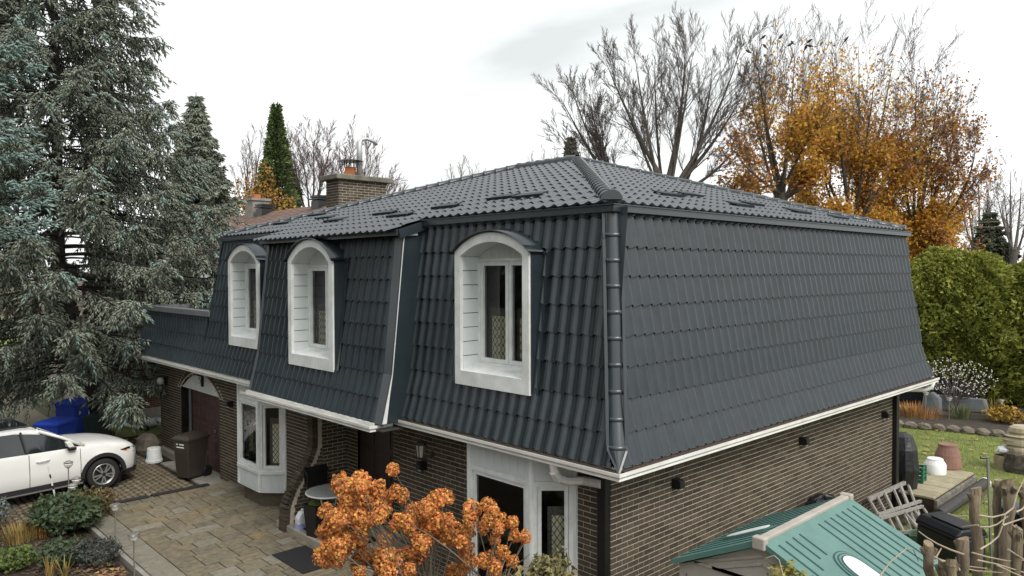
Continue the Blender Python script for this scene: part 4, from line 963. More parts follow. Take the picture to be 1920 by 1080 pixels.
        for y, za, zb_ in ((-.46, .34, .98), (-1.42, .34, 1.02), (-2.28, .75, 1.04)):
            q = MB(); q.add([(s_*(hw(y)*k_+.003), y+dy, z_) for z_, k_ in ((za, .985), (.60, 1.0), (.76, .985), (zb_, .955)) for dy in (-.006, .006)], [(0, 1, 3, 2), (2, 3, 5, 4), (4, 5, 7, 6)]); q.build('door_seam', M_C, root)
        for c in (0, -2.57):
            q = MB(); V = []
            for k_ in range(17):
                a = math.pi*(k_/16)*1.0
                for r_ in (.395, .475): V.append((s_*(hw(c)+.012 if r_ < .4 else hw(c)+.008), c+r_*math.cos(a), .33+r_*math.sin(a)))
                V.append((s_*(hw(c)-.10), c+.395*math.cos(a), .33+.395*math.sin(a)))
            q.add(V, [f for k_ in range(16) for f in ((3*k_, 3*k_+1, 3*k_+4, 3*k_+3), (3*k_+2, 3*k_, 3*k_+3, 3*k_+5))]); q.build('arch_cladding', M_C, root)
            wr = empty('wheel', (s_*.78, c, .335)); wr.parent = root
            q = MB(); q.lathe([(.22, -.09), (.30, -.105), (.325, -.09), (.335, -.05), (.335, .05), (.325, .09), (.30, .105), (.22, .09)], (0, 0, 0), 28, 'x', cap=False); q.build('tyre', M_T, wr, smooth=True)
            q = MB(); q.lathe([(.235, .085), (.225, .098), (.205, .09), (.20, .0), (.0, -.02)] if s_ > 0 else [(.235, -.085), (.225, -.098), (.205, -.09), (.20, 0), (0, .02)], (0, 0, 0), 28, 'x', cap=False); q.build('rim', M_A, wr, smooth=True)
            q = MB(); q.lathe([(.20, .03*s_), (0.0, .03*s_)], (0, 0, 0), 20, 'x', cap=False); q.build('brake_disc', M_C, wr)
            for k_ in range(10):
                a = 2*math.pi*(k_+(.18 if k_ % 2 else -.18))/10; q = MB()
                q.bar((s_*.085, .03*math.cos(a), .03*math.sin(a)), (s_*.082, .215*math.cos(a), .215*math.sin(a)), .028, .02, (1, 0, 0)); q.build('spoke', M_A, wr)
            q = MB(); q.lathe([(.045, .06*s_), (.04, .10*s_), (0, .102*s_)], (0, 0, 0), 12, 'x', cap=False); q.build('hub_cap', M_C, wr)
            q = MB(); q.lathe([(.39, -.22*s_), (.39, .08*s_)], (0, 0, 0), 20, 'x', cap=False); q.lathe([(.39, -.22*s_), (0, -.22*s_)], (0, 0, 0), 20, 'x', cap=False); q.build('wheel_well', M_C, wr)
        q = MB(); q.box(min(s_*.80, s_*.875), max(s_*.80, s_*.875), -2.16, -.41, .22, .36); q.build('sill_cladding', M_C, root)
        q = MB(); q.box(min(s_*.872, s_*.89), max(s_*.872, s_*.89), -2.14, -.43, .235, .26); q.build('sill_trim', M_A, root)
        # headlamp wraps the corner
        f = lambda y, z: (s_*(hw(y)*.975+.006), y, z)
        q = MB(); q.add([f(.36, .80), f(.55, .83), f(.72, .80), f(.79, .74), f(.79, .67), f(.70, .68), f(.50, .72)], [(0, 1, 2, 3, 4, 5, 6)]); q.build('headlight', M_G, root)
        g = lambda y, z: (s_*(hw(y)*.975+.011), y, z)
        q = MB(); q.add([g(.44, .775), g(.56, .765), g(.56, .725), g(.47, .745)], [(0, 1, 2, 3)]); q.build('turn_signal', mat('amber_lens', (.85, .28, .03), .3, .05), root)
        q = MB(); q.bar((s_*.62, .80, .58), (s_*.70, .74, .36), .05, .03); q.build('fog_slot', M_C, root)
    q = MB(); q.prism([(-.45, .845, .42), (.45, .845, .42), (.50, .835, .62), (.34, .845, .70), (-.34, .845, .70), (-.50, .835, .62)], (0, .02, 0)); q.build('grille', M_C, root)
    q = MB(); q.add([(x, y, z) for x, y in ((-.84, .45), (-.70, .74), (-.45, .88), (.45, .88), (.70, .74), (.84, .45)) for z in (.24, .345)], [(2*i, 2*i+1, 2*i+3, 2*i+2) for i in range(5)]); q.build('front_lip', M_C, root)
    q = MB(); q.box(-.75, .75, -3.1, .6, .22, .31); q.build('underbody', M_C, root)
    q = MB(); q.prism([(-.55, -.33, 1.035), (.55, -.33, 1.035), (.72, -.42, 1.03), (-.72, -.42, 1.03)], (0, 0, .012)); q.build('wiper_cowl', M_C, root)
car()

# ================================================================== wheelie bins
def wheelie(name, loc, rz, body, lidc, label, h=1.0, w=.52, group=None, letter=False):
    root = empty(name, loc, rz, label, 'bin', group); MBd = body
    q = MB(); b, t = .80, 1.0; L_ = w*1.15
    V = [(x*w/2*b, y*L_/2*b, .05) for x, y in ((-1, -1), (1, -1), (1, 1), (-1, 1))]+[(x*w/2, y*L_/2, h*.90) for x, y in ((-1, -1), (1, -1), (1, 1), (-1, 1))]
    q.add(V, [(3, 2, 1, 0), (0, 1, 5, 4), (1, 2, 6, 5), (2, 3, 7, 6), (3, 0, 4, 7)]); bevel(q.build('bin_body', MBd, root), .03, 3)
    q = MB(); q.box(-w/2-.02, w/2+.02, -L_/2-.02, L_/2+.02, h*.885, h*.915); bevel(q.build('rim', MBd, root), .01)
    q = MB(); V = [(-w/2-.03, -L_/2-.04, h*.918), (w/2+.03, -L_/2-.04, h*.918), (w/2+.03, L_/2+.02, h*.918), (-w/2-.03, L_/2+.02, h*.918), (-w/2+.05, -L_/2+.06, h), (w/2-.05, -L_/2+.06, h), (w/2-.05, L_/2-.02, h*1.02), (-w/2+.05, L_/2-.02, h*1.02)]
    q.add(V, [(0, 1, 5, 4), (1, 2, 6, 5), (2, 3, 7, 6), (3, 0, 4, 7), (4, 5, 6, 7), (3, 2, 1, 0)]); bevel(q.build('lid', lidc, root), .025, 3)
    q = MB(); q.tube([(-w/2+.04, L_/2+.02, h*.86), (-w/2+.04, L_/2+.08, h*.93), (w/2-.04, L_/2+.08, h*.93), (w/2-.04, L_/2+.02, h*.86)], .016, 6); q.build('handle', MBd, root)
    for s_ in (-1, 1):
        q = MB(); q.lathe([(.11, -.03), (.125, -.02), (.125, .02), (.11, .03)], (s_*(w/2-.03), L_/2*.8+.04, .125), 14, 'x'); q.build('wheel', M_BLACK, root)
    if letter:
        q = MB()
        for z, x0, x1 in ((.80, -.12, -.07), (.80, -.02, .12), (.735, -.12, .12)):
            yy = -L_/2*(b+(t-b)*(z-.05)/(.85))-.006; q.box(x0, x1, yy-.004, yy, h*z, h*z+.022)
        q.build('printed_mark', M_WHITE, root)
        q = MB(); q.lathe([(.05, 0), (.035, 0), (.035, .004), (.05, .004)], (-w/2-.005, -.05, h*.76), 12, 'x'); q.build('stamped_ring', M_WHITE, root)
    return root
M_BRN = mat('brown_bin_plastic', (.045, .036, .028), .5, .15, 5); M_BLU = mat('blue_bin_plastic', (.02, .07, .48), .4, .12, 4, col2=(.015, .05, .38)); M_GRN = mat('dark_green_bin', (.025, .05, .048), .5, .15)
wheelie('wheeled_bin', (-12.55, .16, 0), .35, M_BRN, M_BRN, 'brown wheeled bin with white print beside the garage door', 1.02, .50, letter=True)
BG = 'recycling bins beyond the car'
r = wheelie('recycling_bin', (-18.95, -.78, 0), .8, M_BLU, M_BLU, 'tall upright blue recycling bin beyond the car bonnet', 1.12, .60, BG)
q = MB(); q.lathe([(.075, 0), (.045, 0), (.045, .004), (.075, .004)], (.285, -.12, .78), 3, 'x'); q.build('recycling_mark', M_WHITE, r)
wheelie('recycling_bin', (-17.2, -1.55, 0), .7, M_BLU, M_BLU, 'lower blue recycling bin with ridged lid close behind the car roof', .92, .66, BG)
wheelie('recycling_bin', (-18.05, -.35, 0), .8, M_GRN, M_GRN, 'dark green wheeled bin beside the spruce trunk', .80, .52, BG)
wheelie('refuse_bin', (2.05, 7.9, -.03), -.6, M_BLACK, mat('blue_grey_lid', (.05, .09, .11), .5, .2), 'black wheeled bin with ribbed blue-grey lid behind the pruned stems', 1.0, .60)
q = MB(); q.lathe([(.0, .3), (.02, .3)], (0, 0, 0), 4)
# ================================================================== small things on the drive and patio
def bucket(name, p, r, h, m, label, cat, flip=True, group=None):
    root = empty(name, p, 0, label, cat, group); q = MB()
    q.lathe([(r, 0), (r*1.04, .02), (r*.98, .03), (r*.82, h-.02), (r*.78, h), (.01, h)] if flip else [(r*.8, 0), (r, h), (r*1.05, h), (r*.95, h-.01), (r*.78, .03), (0.01, .03)], (0, 0, 0), 20, cap=False)
    q.build('pail', m, root, smooth=False); q = MB(); q.lathe([(r*1.0, .04), (r*1.05, .045), (r*1.05, .06), (r*.98, .065)], (0, 0, 0), 20, cap=False); q.build('rim_band', m, root); return root
p = onax(289, 866, 2, 0); r_ = bucket('pail', (p[0], p[1], .0), .19, .36, M_WHITE, 'upturned white paint pail on the drive near the garage corner', 'pail')
q = MB(); q.box(-.03, .06, -.175, -.165, .14, .22); q.build('paint_smear', mat('pale_blue_paint', (.25, .45, .7), .6), r_)
def rock(name, p, s, m, label, cat='rock', seed=1, parent=None, group=None):
    g = np.random.default_rng(seed); q = MB(); k, n = 10, 7; V = []
    for i in range(n+1):
        t_ = math.pi*i/n
        for j in range(k):
            a = 2*math.pi*j/k; rr = 1+g.uniform(-.16, .16); V.append((s[0]*rr*math.sin(t_)*math.cos(a), s[1]*rr*math.sin(t_)*math.sin(a), s[2]*math.cos(t_)*(1+g.uniform(-.05, .05))))
    q.add(V, [(i*k+j, (i+1)*k+j, (i+1)*k+(j+1) % k, i*k+(j+1) % k) for i in range(n) for j in range(k)])
    o = q.build(name, m, parent, loc=p)
    if label: tag(o, label, cat, group)
    return o
M_ROCK = mat('field_stone', (.22, .19, .15), .95, .25, 4, .7, 25)
rock('boulder', (-15.85, .25, .18), (.38, .3, .32), M_ROCK, 'rounded brown boulder leaning on the garage wall corner', 'rock', 3)
q = MB(); q.box(-15.93, -14.30, .46, FY-.008, -.1, .14); q.build('wall_footing', M_CONC, HOUSE)
for i, (u, v) in enumerate(((283, 800), (293, 798))):
    p = onax(u, v, 2, 0); rock('plastic_bag', (p[0], p[1], .13), (.2, .16, .14), mat('clear_plastic', (.62, .68, .70), .3, .2, 12), ['crumpled clear plastic bag on the grass by the garage wall', 'smaller crumpled plastic bag touching the garage wall'][i], 'bag', 11+i)
M_RUB = mat('black_rubber', (.022, .022, .024), .7, .2, 10)
for y0, y1, lb in ((-2.0, -1.14, 'short black rubber kerb ramp by the planted bed'), (-1.05, .10, 'longer black rubber kerb ramp near the wheeled bin')):
    q = MB(); q.prism([(-11.30, y0, ZP+.028), (-11.30, y0, ZP+.004), (-11.58, y0, ZP-.09), (-11.60, y0, ZP-.07), (-11.44, y0, ZP+.03)], (0, y1-y0, 0)); tag(q.build('kerb_ramp', M_RUB), lb, 'ramp', 'rubber kerb ramps')
M_MAT = mat('black_door_mat', (.02, .02, .022), .95, .5, 60, .8, 120)
q = MB(); q.box(-7.32, -5.7, .10, .75, .202, .215); tag(q.build('door_mat', M_MAT), 'dark entrance mat on the porch slab', 'mat')
q = MB(); q.box(-6.6, -5.55, -.72, -.12, ZP+.004, ZP+.018); tag(q.build('door_mat', M_MAT), 'dark pebbled mat on the patio before the porch step', 'mat')
# bistro table
M_WM = mat('white_iron', (.60, .62, .60), .5, .08); ct = onax(618, 921, 2, .95)
tb = empty('bistro_table', (ct[0], ct[1], .2), 0, 'round white mosaic-topped iron table on the porch', 'table')
q = MB(); q.lathe([(.01, .73), (.40, .73), (.41, .745), (.40, .76), (.01, .76)], k=28, cap=False); q.build('table_rim', M_WM, tb)
q = MB(); q.lathe([(.385, .762), (.0, .763)], k=28, cap=False); q.build('table_top', mat('mosaic', (.50, .52, .50), .4, .3, 40, col2=(.07, .08, .07)), tb)
for i in range(4):
    a = i*math.pi/2+.5; q = MB(); q.tube([(.30*math.cos(a), .30*math.sin(a), .73), (.16*math.cos(a), .16*math.sin(a), .45), (.18*math.cos(a), .18*math.sin(a), .2), (.34*math.cos(a), .34*math.sin(a), .0)], .014, 6); q.build('leg', M_WM, tb)
q = MB(); q.lathe([(.16, .4), (.175, .41), (.16, .42)], k=16, cap=False); q.build('brace_ring', M_WM, tb)
# planter with greenery, jug, watering can, mailbox
p = onax(594, 1003, 2, .2); pl = empty('planter', (p[0], p[1], .2), .2, 'tall square black planter with a little moss by the porch table', 'planter')
q = MB(); q.add([(x*.12, y*.12, 0) for x, y in ((-1, -1), (1, -1), (1, 1), (-1, 1))]+[(x*.16, y*.16, .55) for x, y in ((-1, -1), (1, -1), (1, 1), (-1, 1))], [(0, 1, 5, 4), (1, 2, 6, 5), (2, 3, 7, 6), (3, 0, 4, 7), (3, 2, 1, 0)]); q.build('pot', M_BLACK, pl)
rock('moss', (0, 0, .54), (.14, .14, .05), mat('moss', (.10, .16, .03), .95, .3, 30), None, parent=pl)
p = onax(566, 990, 2, .2); jg = empty('detergent_jug', (p[0], p[1], .2), 0, 'white plastic jug with blue liquid at the foot of the porch buttress', 'jug')
q = MB(); q.box(-.07, .07, -.10, .10, 0, .08); q.build('blue_liquid', mat('lilac_liquid', (.35, .38, .7), .3, .05), jg)
q = MB(); q.prism([(-.07, -.10, .08), (-.07, .10, .08), (-.07, .10, .22), (-.07, .05, .30), (-.07, -.03, .30), (-.07, -.10, .20)], (.14, 0, 0)); bevel(q.build('jug_body', mat('milky_plastic', (.7, .72, .74), .4, .05), jg), .02)
q = MB(); q.lathe([(.025, .30), (.025, .34)], (0, .01, 0), 10); q.build('cap', M_WHITE, jg)
p = onax(592, 894, 0, -7.42); mbx = empty('mailbox', (-7.47, p[1], p[2]-.14), 0, 'black wall mailbox on the brick buttress above the table', 'mailbox')
q = MB(); q.box(0, .12, -.21, .21, 0, .26); bevel(q.build('box', M_BLACK, mbx), .015); q = MB(); q.prism([(0, -.22, .262), (.15, -.22, .262), (.0, -.22, .33)], (0, .44, 0)); q.build('lid', M_BLACK, mbx)
p = onax(650, 880, 2, 1.0); wc = empty('watering_can', (ct[0]+.08, ct[1]+.22, .965), .6, 'small zinc watering can standing on the round table', 'watering can')
M_Z = mat('zinc', (.42, .44, .46), .35, .2, 8, metal=.6); q = MB(); q.lathe([(.09, 0), (.08, .16), (.05, .19)], k=14); q.build('can', M_Z, wc)
q = MB(); q.tube([(.07, 0, .04), (.16, 0, .12), (.21, 0, .2)], [.015, .012, .02], 6); q.build('spout', M_Z, wc); q = MB(); q.tube([(-.07, 0, .05), (-.14, 0, .1), (-.12, 0, .2), (0, 0, .25), (.05, 0, .18)], .008, 6); q.build('handle', M_Z, wc)

# ================================================================== garden solar lamps and markers
M_STEEL = mat('brushed_steel', (.42, .41, .38), .35, .1, metal=.7); M_CRY = mat('frosted_lens', (.75, .74, .70), .15, .1, spec=.8)
def solar(p, h, label, kind=0, group='solar garden lamps on stakes'):
    r = empty('solar_lamp', p, random.uniform(0, 3), label, 'garden lamp', group); q = MB(); q.tube([(0, 0, -.05), (0, 0, h-.1)], .012, 6); q.build('stake', M_STEEL, r)
    if kind == 0:
        q = MB(); q.lathe([(.02, h-.12), (.05, h-.10), (.075, h-.04), (.07, h-.03)], k=8, cap=False); q.build('lens', M_CRY, r)
        q = MB(); q.lathe([(.09, h-.03), (.085, h-.005), (.04, h), (.01, h)], k=12); q.build('cap', M_STEEL, r)
    else:
        q = MB(); q.lathe([(.02, h-.14), (.06, h-.10), (.085, h-.05), (.06, h), (.01, h+.01)], k=8); q.build('lens', M_CRY, r); q = MB(); q.lathe([(.05, h-.01), (.09, h-.02), (.09, h-.01), (.04, h+.015)], k=8); q.build('cap', M_STEEL, r)
ZB = -.02
solar((*onax(217, 1030, 2, 0)[:2], ZB), .80, 'tall solar lamp with ring cap standing against the patio kerb'); solar((*onax(252, 1088, 2, 0)[:2], ZB), .75, 'solar lamp with tilted cap in the leaf litter below the patio kerb')
solar((-11.98, -2.30, ZB), .62, 'crystal-headed solar lamp rising from the browning shrub', 1); solar((-11.72, -2.42, ZB), .56, 'shorter crystal-headed solar lamp in the browning shrub by the ramp', 1); solar((-12.05, -2.42, ZB), .95, 'tallest crystal solar lamp in front of the car wheel', 1)
sk = empty('marker_stake', (-11.95, -2.62, ZB), 0, 'leaning white snow marker with black bands in front of the car door', 'stake')
for i in range(12):
    a = np.array((-.012*i, -.012*i, .075*i)); q = MB(); q.bar(a, a+np.array((-.012, -.012, .075)), .035, .012); q.build('band', M_WHITE if i % 3 else M_BLACK, sk)

# ================================================================== shed
SH = empty('garden_shed', (1.44, 1.24, 0), 0, 'small resin shed with teal ribbed roof and beige walls', 'shed')
M_TEAL = mat('teal_resin', (.095, .20, .175), .5, .12, 5, .2, 80, col2=(.075, .165, .145)); M_TEALD = mat('teal_groove', (.012, .06, .062), .6); M_BEI = mat('beige_resin', (.40, .37, .32), .6, .1, 4, .2)
hx, hy = .98, .98; zr_, ze_ = 2.2, 1.75
for s_ in (-1, 1):
    q = MB(); q.prism([(s_*.03, -hy, zr_-.0), (s_*hx, -hy, ze_), (s_*hx, -hy, ze_-.05), (s_*.03, -hy, zr_-.06)], (0, 2*hy, 0)); rp = q.build('roof_panel', M_TEAL, SH)
    sl = np.array((s_*(hx-.03), 0, ze_-zr_)); ln = np.linalg.norm(sl); t_ = sl/ln; n_ = np.array((-t_[2]*s_, 0, t_[0]*s_)); n_ = n_ if n_[2] > 0 else -n_
    ys_ = [-.84, -.70, -.56, -.42, .0, .14, .28, .42, .56, .70, .84]; 
    for i, y_ in enumerate(ys_ if s_ > 0 else list(np.linspace(-.86, .86, 12))):
        a0 = .10 if s_ > 0 else .06
        if -.75 < y_ < -.15 and s_ > 0: a1 = .40+(.1 if y_ < -.6 else 0)
        else: a1 = ln-.05
        q = MB(); b0 = np.array((s_*.03, y_, zr_)); q.bar(b0+t_*a0+n_*.003, b0+t_*a1+n_*.003, .018, .006, n_); q.build('rib', M_TEALD, rp)
    # translucent skylight: long rounded lens with moulded rings
    c = np.array((s_*.03, -.28 if s_ > 0 else -.30, zr_))+t_*(.78 if s_ > 0 else .50); yv = np.array((0, 1., 0))
    def oval(rx, ry, off): return [c+t_*(rx*math.copysign(abs(math.cos(a))**.6, math.cos(a)))+yv*(ry*math.copysign(abs(math.sin(a))**.9, math.sin(a)))+n_*off for a in np.linspace(0, 2*math.pi, 29)[:-1]]
    for rx, ry, m_, off, nm_ in ((.36, .21, M_TEALD, .004, 'skylight_groove'), (.345, .195, M_TEAL, .008, 'skylight_ring'), (.325, .175, M_TEALD, .011, 'skylight_groove'), (.31, .16, M_TEAL, .014, 'skylight_ring'), (.29, .145, M_TEALD, .017, 'skylight_groove'), (.275, .13, M_WHITE, .024, 'skylight_lens')):
        if s_ < 0: rx, ry = rx*.95, ry*.75
        q = MB(); q.prism(oval(rx, ry, .001), n_*off); q.build(nm_, m_, rp)
q = MB(); q.box(-.045, .045, -hy-.01, hy+.01, zr_-.02, zr_+.025); bevel(q.build('ridge_cap', M_BEI, SH), .012)
for y_ in (-hy-.03, hy-.05):
    q = MB(); q.box(-.065, .065, y_, y_+.09, zr_-.08, zr_+.04); bevel(q.build('ridge_end', M_BEI, SH), .015)
for y_, s_ in ((-hy+.10, -1), (hy-.10, 1)):
    q = MB(); q.prism([(-hx+.06, y_, 0), (hx-.06, y_, 0), (hx-.06, y_, ze_-.05), (0, y_, zr_-.06), (-hx+.06, y_, ze_-.05)], (0, .03*s_, 0)); q.build('gable_wall', M_BEI, SH)
for s_ in (-1, 1):
    q = MB(); q.box(min(s_*(hx-.06), s_*(hx-.09)), max(s_*(hx-.06), s_*(hx-.09)), -hy+.1, hy-.1, 0, ze_-.03); q.build('side_wall', M_BEI, SH)
q = MB(); yy = -hy+.07
tri = lambda k, dzv: [(-(hx-.06)*k, ze_+.03+dzv), (0, ze_+.03+dzv+(zr_-ze_-.05)*k*.82), ((hx-.06)*k, ze_+.03+dzv)]
for k_, nm_ in ((.80, 'gable_moulding'), (.58, 'gable_moulding')):
    T_ = tri(k_, 0); q = MB()
    for a, b in zip(T_, T_[1:]+T_[:1]): q.bar((a[0], yy-.002, a[1]), (b[0], yy-.002, b[1]), .03, .02, (0, 1, 0))
    q.build(nm_, M_BEI, SH)
for i in range(4):
    q = MB(); q.bar((.12+.03*i, yy-.004, ze_+.06+.05*i), (.42-.06*i, yy-.004, ze_+.06+.05*i), .02, .012, (0, 1, 0)); q.build('vent_slat', mat('vent_grey', (.12, .12, .11), .6), SH)
for i in range(11):
    x_ = -hx+.14+i*.17; q = MB(); q.box(x_, x_+.012, yy-.006, yy, 0, ze_-.12); q.build('wall_groove', mat('groove_grey', (.16, .15, .13), .7), SH)

# ================================================================== things behind the shed
p0, p1 = onax(1628, 937, 0, -.48), onax(1703, 902, 0, -.48)
lf = empty('slatted_frame', (0, 0, 0), 0, 'weathered grey slatted wooden frames stacked against the brick wall', 'wooden frame')
M_WD = mat('weathered_wood', (.36, .34, .31), .9, .25, 6, .5, 40, streak=(4, 4, 1))
a0, a1 = p0, p1; dn = np.array((1.25, .35, 0)); b0 = onax(1668, 1003, 0, .22); b1 = onax(1738, 1000, 0, .22)
def lerp(a, b, t): return a+(b-a)*t
q = MB(); q.bar(a0, a1, .05, .07); q.build('rail', M_WD, lf)
for i, t_ in enumerate((0.02, .2, .38, .60, .78, .97)):
    q = MB(); q.bar(lerp(a0, a1, t_), lerp(b0, b1, t_), .07 if i % 2 else .10, .03, (1, 0, .6)); q.build('slat', M_WD, lf)
for t_ in (.45, .55, .97):
    q = MB(); q.bar(lerp(a0, b0, t_)+np.array((.04, -.1, .03)), lerp(a1, b1, t_)+np.array((.04, .12, .03)), .05, .05); q.build('rail', M_WD, lf)
for t_ in (.5, .75, 1.0):
    q = MB(); q.bar(lerp(lerp(a0, a1, t_), lerp(b0, b1, t_), .55)+np.array((.10, 0, .03)), lerp(b0, b1, t_)+np.array((.18, .2, -.05)), .06, .03, (1, 0, .6)); q.build('slat', M_WD, lf)
M_TARP = mat('black_tarp', (.012, .013, .015), .4, .3, 8, .8, 14)
p = onax(1540, 935, 0, -.25); q = MB(); rr = random.Random(3); V = []; k_ = 12
for z_, r_ in ((0, .30), (.5, .32), (1.0, .31), (p[2]-.02, .28), (p[2]+.03, .20), (p[2]+.06, .04)):
    for j in range(k_): a = 2*math.pi*j/k_; r2 = r_*(1+rr.uniform(-.12, .12)); V.append((-.22+r2*.8*math.cos(a), p[1]+r2*1.1*math.sin(a), z_+rr.uniform(-.03, .03)*(z_ > 0)))
q.add(V, [(i*k_+j, i*k_+(j+1) % k_, (i+1)*k_+(j+1) % k_, (i+1)*k_+j) for i in range(5) for j in range(k_)]+[tuple(5*k_+j for j in range(k_))]); tag(q.build('covered_stack', M_TARP), 'black tarp-covered stack between the shed roof and the brick wall', 'tarp')
q = MB(); V = []
for z_, r_ in ((.32, .34), (.7, .36), (1.1, .33), (1.35, .22), (1.42, .08)):
    for j in range(k_): a = 2*math.pi*j/k_; r2 = r_*(1+rr.uniform(-.08, .08)); V.append((-.62+r2*.85*math.cos(a), 10.0+r2*.9*math.sin(a), z_))
q.add(V, [(i*k_+j, i*k_+(j+1) % k_, (i+1)*k_+(j+1) % k_, (i+1)*k_+j) for i in range(4) for j in range(k_)]+[tuple(4*k_+j for j in range(k_))]); tag(q.build('grill_cover', M_TARP), 'black fabric cover over a barbecue at the rear house corner', 'grill cover')
p = onax(1717, 905, 2, .32); cr_ = empty('crate', (p[0]-.1, p[1]+.15, .325), .1, 'green plastic crate on the terrace beside the covered grill', 'crate'); M_CR = mat('green_crate', (.012, .13, .07), .5, .1)
for i in range(4):
    z_ = .03+i*.085
    for a, b in (((-.2, -.15), (.2, -.15)), ((.2, -.15), (.2, .15)), ((.2, .15), (-.2, .15)), ((-.2, .15), (-.2, -.15))):
        q = MB(); q.bar((*a, z_), (*b, z_), .015, .055); q.build('crate_slat', M_CR, cr_)
for a, b in ((-.2, -.15), (.2, -.15), (.2, .15), (-.2, .15)):
    q = MB(); q.box(a-.02, a+.02, b-.02, b+.02, 0, .32); q.build('corner_post', M_CR, cr_)
p = onax(1750, 888, 2, .32); wp = empty('white_tub', (p[0], p[1]+.1, .32), 0, 'upturned white two-tier tub on the terrace', 'tub')
q = MB(); q.lathe([(.22, 0), (.22, .19), (.21, .20)], k=20, cap=False); q.build('lower_tier', M_WHITE, wp, smooth=True); q = MB(); q.lathe([(.215, .20), (.16, .29), (.16, .31), (.15, .32), (.01, .32)], k=20, cap=False); q.build('upper_tier', M_WHITE, wp)
p = onax(1770, 880, 2, .32); q = MB(); q.lathe([(.27, 0), (.28, .03), (.25, .30), (.19, .47), (.19, .52), (.16, .52), (.01, .51)], (p[0], p[1]+.25, .32), 22, cap=False); tag(q.build('terracotta_pot', mat('faded_terracotta', (.26, .14, .11), .9, .15, 4, .3), smooth=False), 'upturned faded terracotta pot on the terrace edge', 'pot')
q = MB(); q.tube([(.27, 9.3, .10), (.27, 12.3, .10)], .11, 12); pp = empty('drain_pipe', (0, 0, 0), 0, 'thick dark drain pipe lying along the terrace wall', 'pipe'); q.build('pipe', mat('dark_pipe', (.03, .028, .025), .6, .2), pp)
q = MB(); q.lathe([(.115, 0), (.12, .01), (.12, .05), (.09, .05)], (.27, 12.29, .10), 14, 'y', cap=False); q.build('white_collar', M_WHITE, pp)
dbx = empty('deck_box', (1.05, 7.25, -.03), -.55, 'black plastic deck box with panelled lid beyond the shed', 'box'); M_DB = mat('black_box_plastic', (.014, .016, .022), .45, .15, 30, .2)
q = MB(); q.box(-.42, .42, -.28, .28, 0, .52); bevel(q.build('box_body', M_DB, dbx), .03); q = MB(); q.box(-.44, .44, -.30, .30, .525, .58); q.prism([(-.44, -.30, .58), (-.44, -.2, .68), (-.44, .22, .70), (-.44, .30, .58)], (.88, 0, 0)); bevel(q.build('lid', M_DB, dbx), .03)
q = MB(); q.box(-.25, .40, -.16, .18, .695, .712); q.build('lid_panel', M_DB, dbx)
p = onax(1876, 1062, 2, 0); bucket('tall_pail', (p[0]+.1, p[1], -.03), .15, .42, M_WHITE, 'white pail standing in front of the black wheeled bin', 'pail', False)
p = onax(1860, 1062, 2, 0); q = MB(); t2 = onax(1852, 856, 2, 1.75); q.tube([(p[0], p[1], -.1), (t2[0], t2[1], 1.75)], .022, 6); pole = empty('steel_pole', (0, 0, 0), 0, 'thin galvanised steel pole standing upright on the lawn', 'pole'); q.build('shaft', M_STEEL, pole)
q = MB(); q.tube([(t2[0]-.08, t2[1]-.08, 1.73), (t2[0]+.02, t2[1]+.02, 1.73)], .02, 6); q.build('cross_pin', M_BLACK, pole)
p = onax(1735, 1015, 2, .05); q = MB()
for i in range(5): q.tube([(p[0]+.3*math.cos(a)*(1-.04*i), p[1]+.3*math.sin(a)*(1-.04*i), .0+.035*i+.02*math.sin(3*a)) for a in np.linspace(0, 2*math.pi, 22)], .016, 6, cap=False)
tag(q.build('garden_hose', mat('green_hose', (.05, .13, .07), .5)), 'coiled green garden hose on the ground beside the wooden frames', 'hose')
M_STN = mat('carved_sandstone', (.42, .36, .26), .95, .12, 5, .7, 30)
p = onax(1912, 880, 2, 0); st_ = empty('stone_head', (p[0]+.05, p[1], 0), .4, 'carved sandstone head on a rough log in the lawn', 'statue')
q = MB(); V = []; ks_ = 14; outl = [(0.40, .30, 0), (.47, .31, 0), (.52, .30, .05), (.56, .27, .02), (.60, .30, .07), (.65, .30, .06), (.70, .29, .10), (.76, .27, .02), (.80, .31, .05), (.84, .26, 0), (.86, .25, 0), (.90, .28, .02), (1.0, .27, .0), (1.05, .2, 0)]
for z_, r_, n_ in outl:
    for j in range(ks_):
        a = 2*math.pi*j/ks_; bump = n_*max(0, math.cos(a-math.pi))**3; V.append(((r_+bump*1.4)*math.cos(a), (r_*.85)*math.sin(a), z_))
q.add(V, [(i*ks_+j, i*ks_+(j+1) % ks_, (i+1)*ks_+(j+1) % ks_, (i+1)*ks_+j) for i in range(len(outl)-1) for j in range(ks_)]+[tuple((len(outl)-1)*ks_+j for j in range(ks_))]); q.build('head', M_STN, st_)
q = MB(); q.lathe([(.42, -.05), (.44, .1), (.40, .4), (.05, .41)], k=12, cap=False); q.build('log_base', mat('rough_bark', (.12, .10, .08), .95, .4, 10, .8), st_)
rock('plastic_bag', (p[0]-.30, p[1]-.12, .43), (.15, .13, .10), mat('white_plastic', (.72, .76, .80), .35, .1, 10), 'white plastic bag tucked beside the carved stone head', 'bag', 21)
q = MB(); q.lathe([(.17, 0), (.18, .33), (.16, .33), (.15, .05)], (p[0]-.33, p[1]-.12, -.03), 14); tag(q.build('stump_post', mat('cut_wood', (.34, .28, .19), .95, .2, 8)), 'short cut wooden post under the white bag', 'stump')
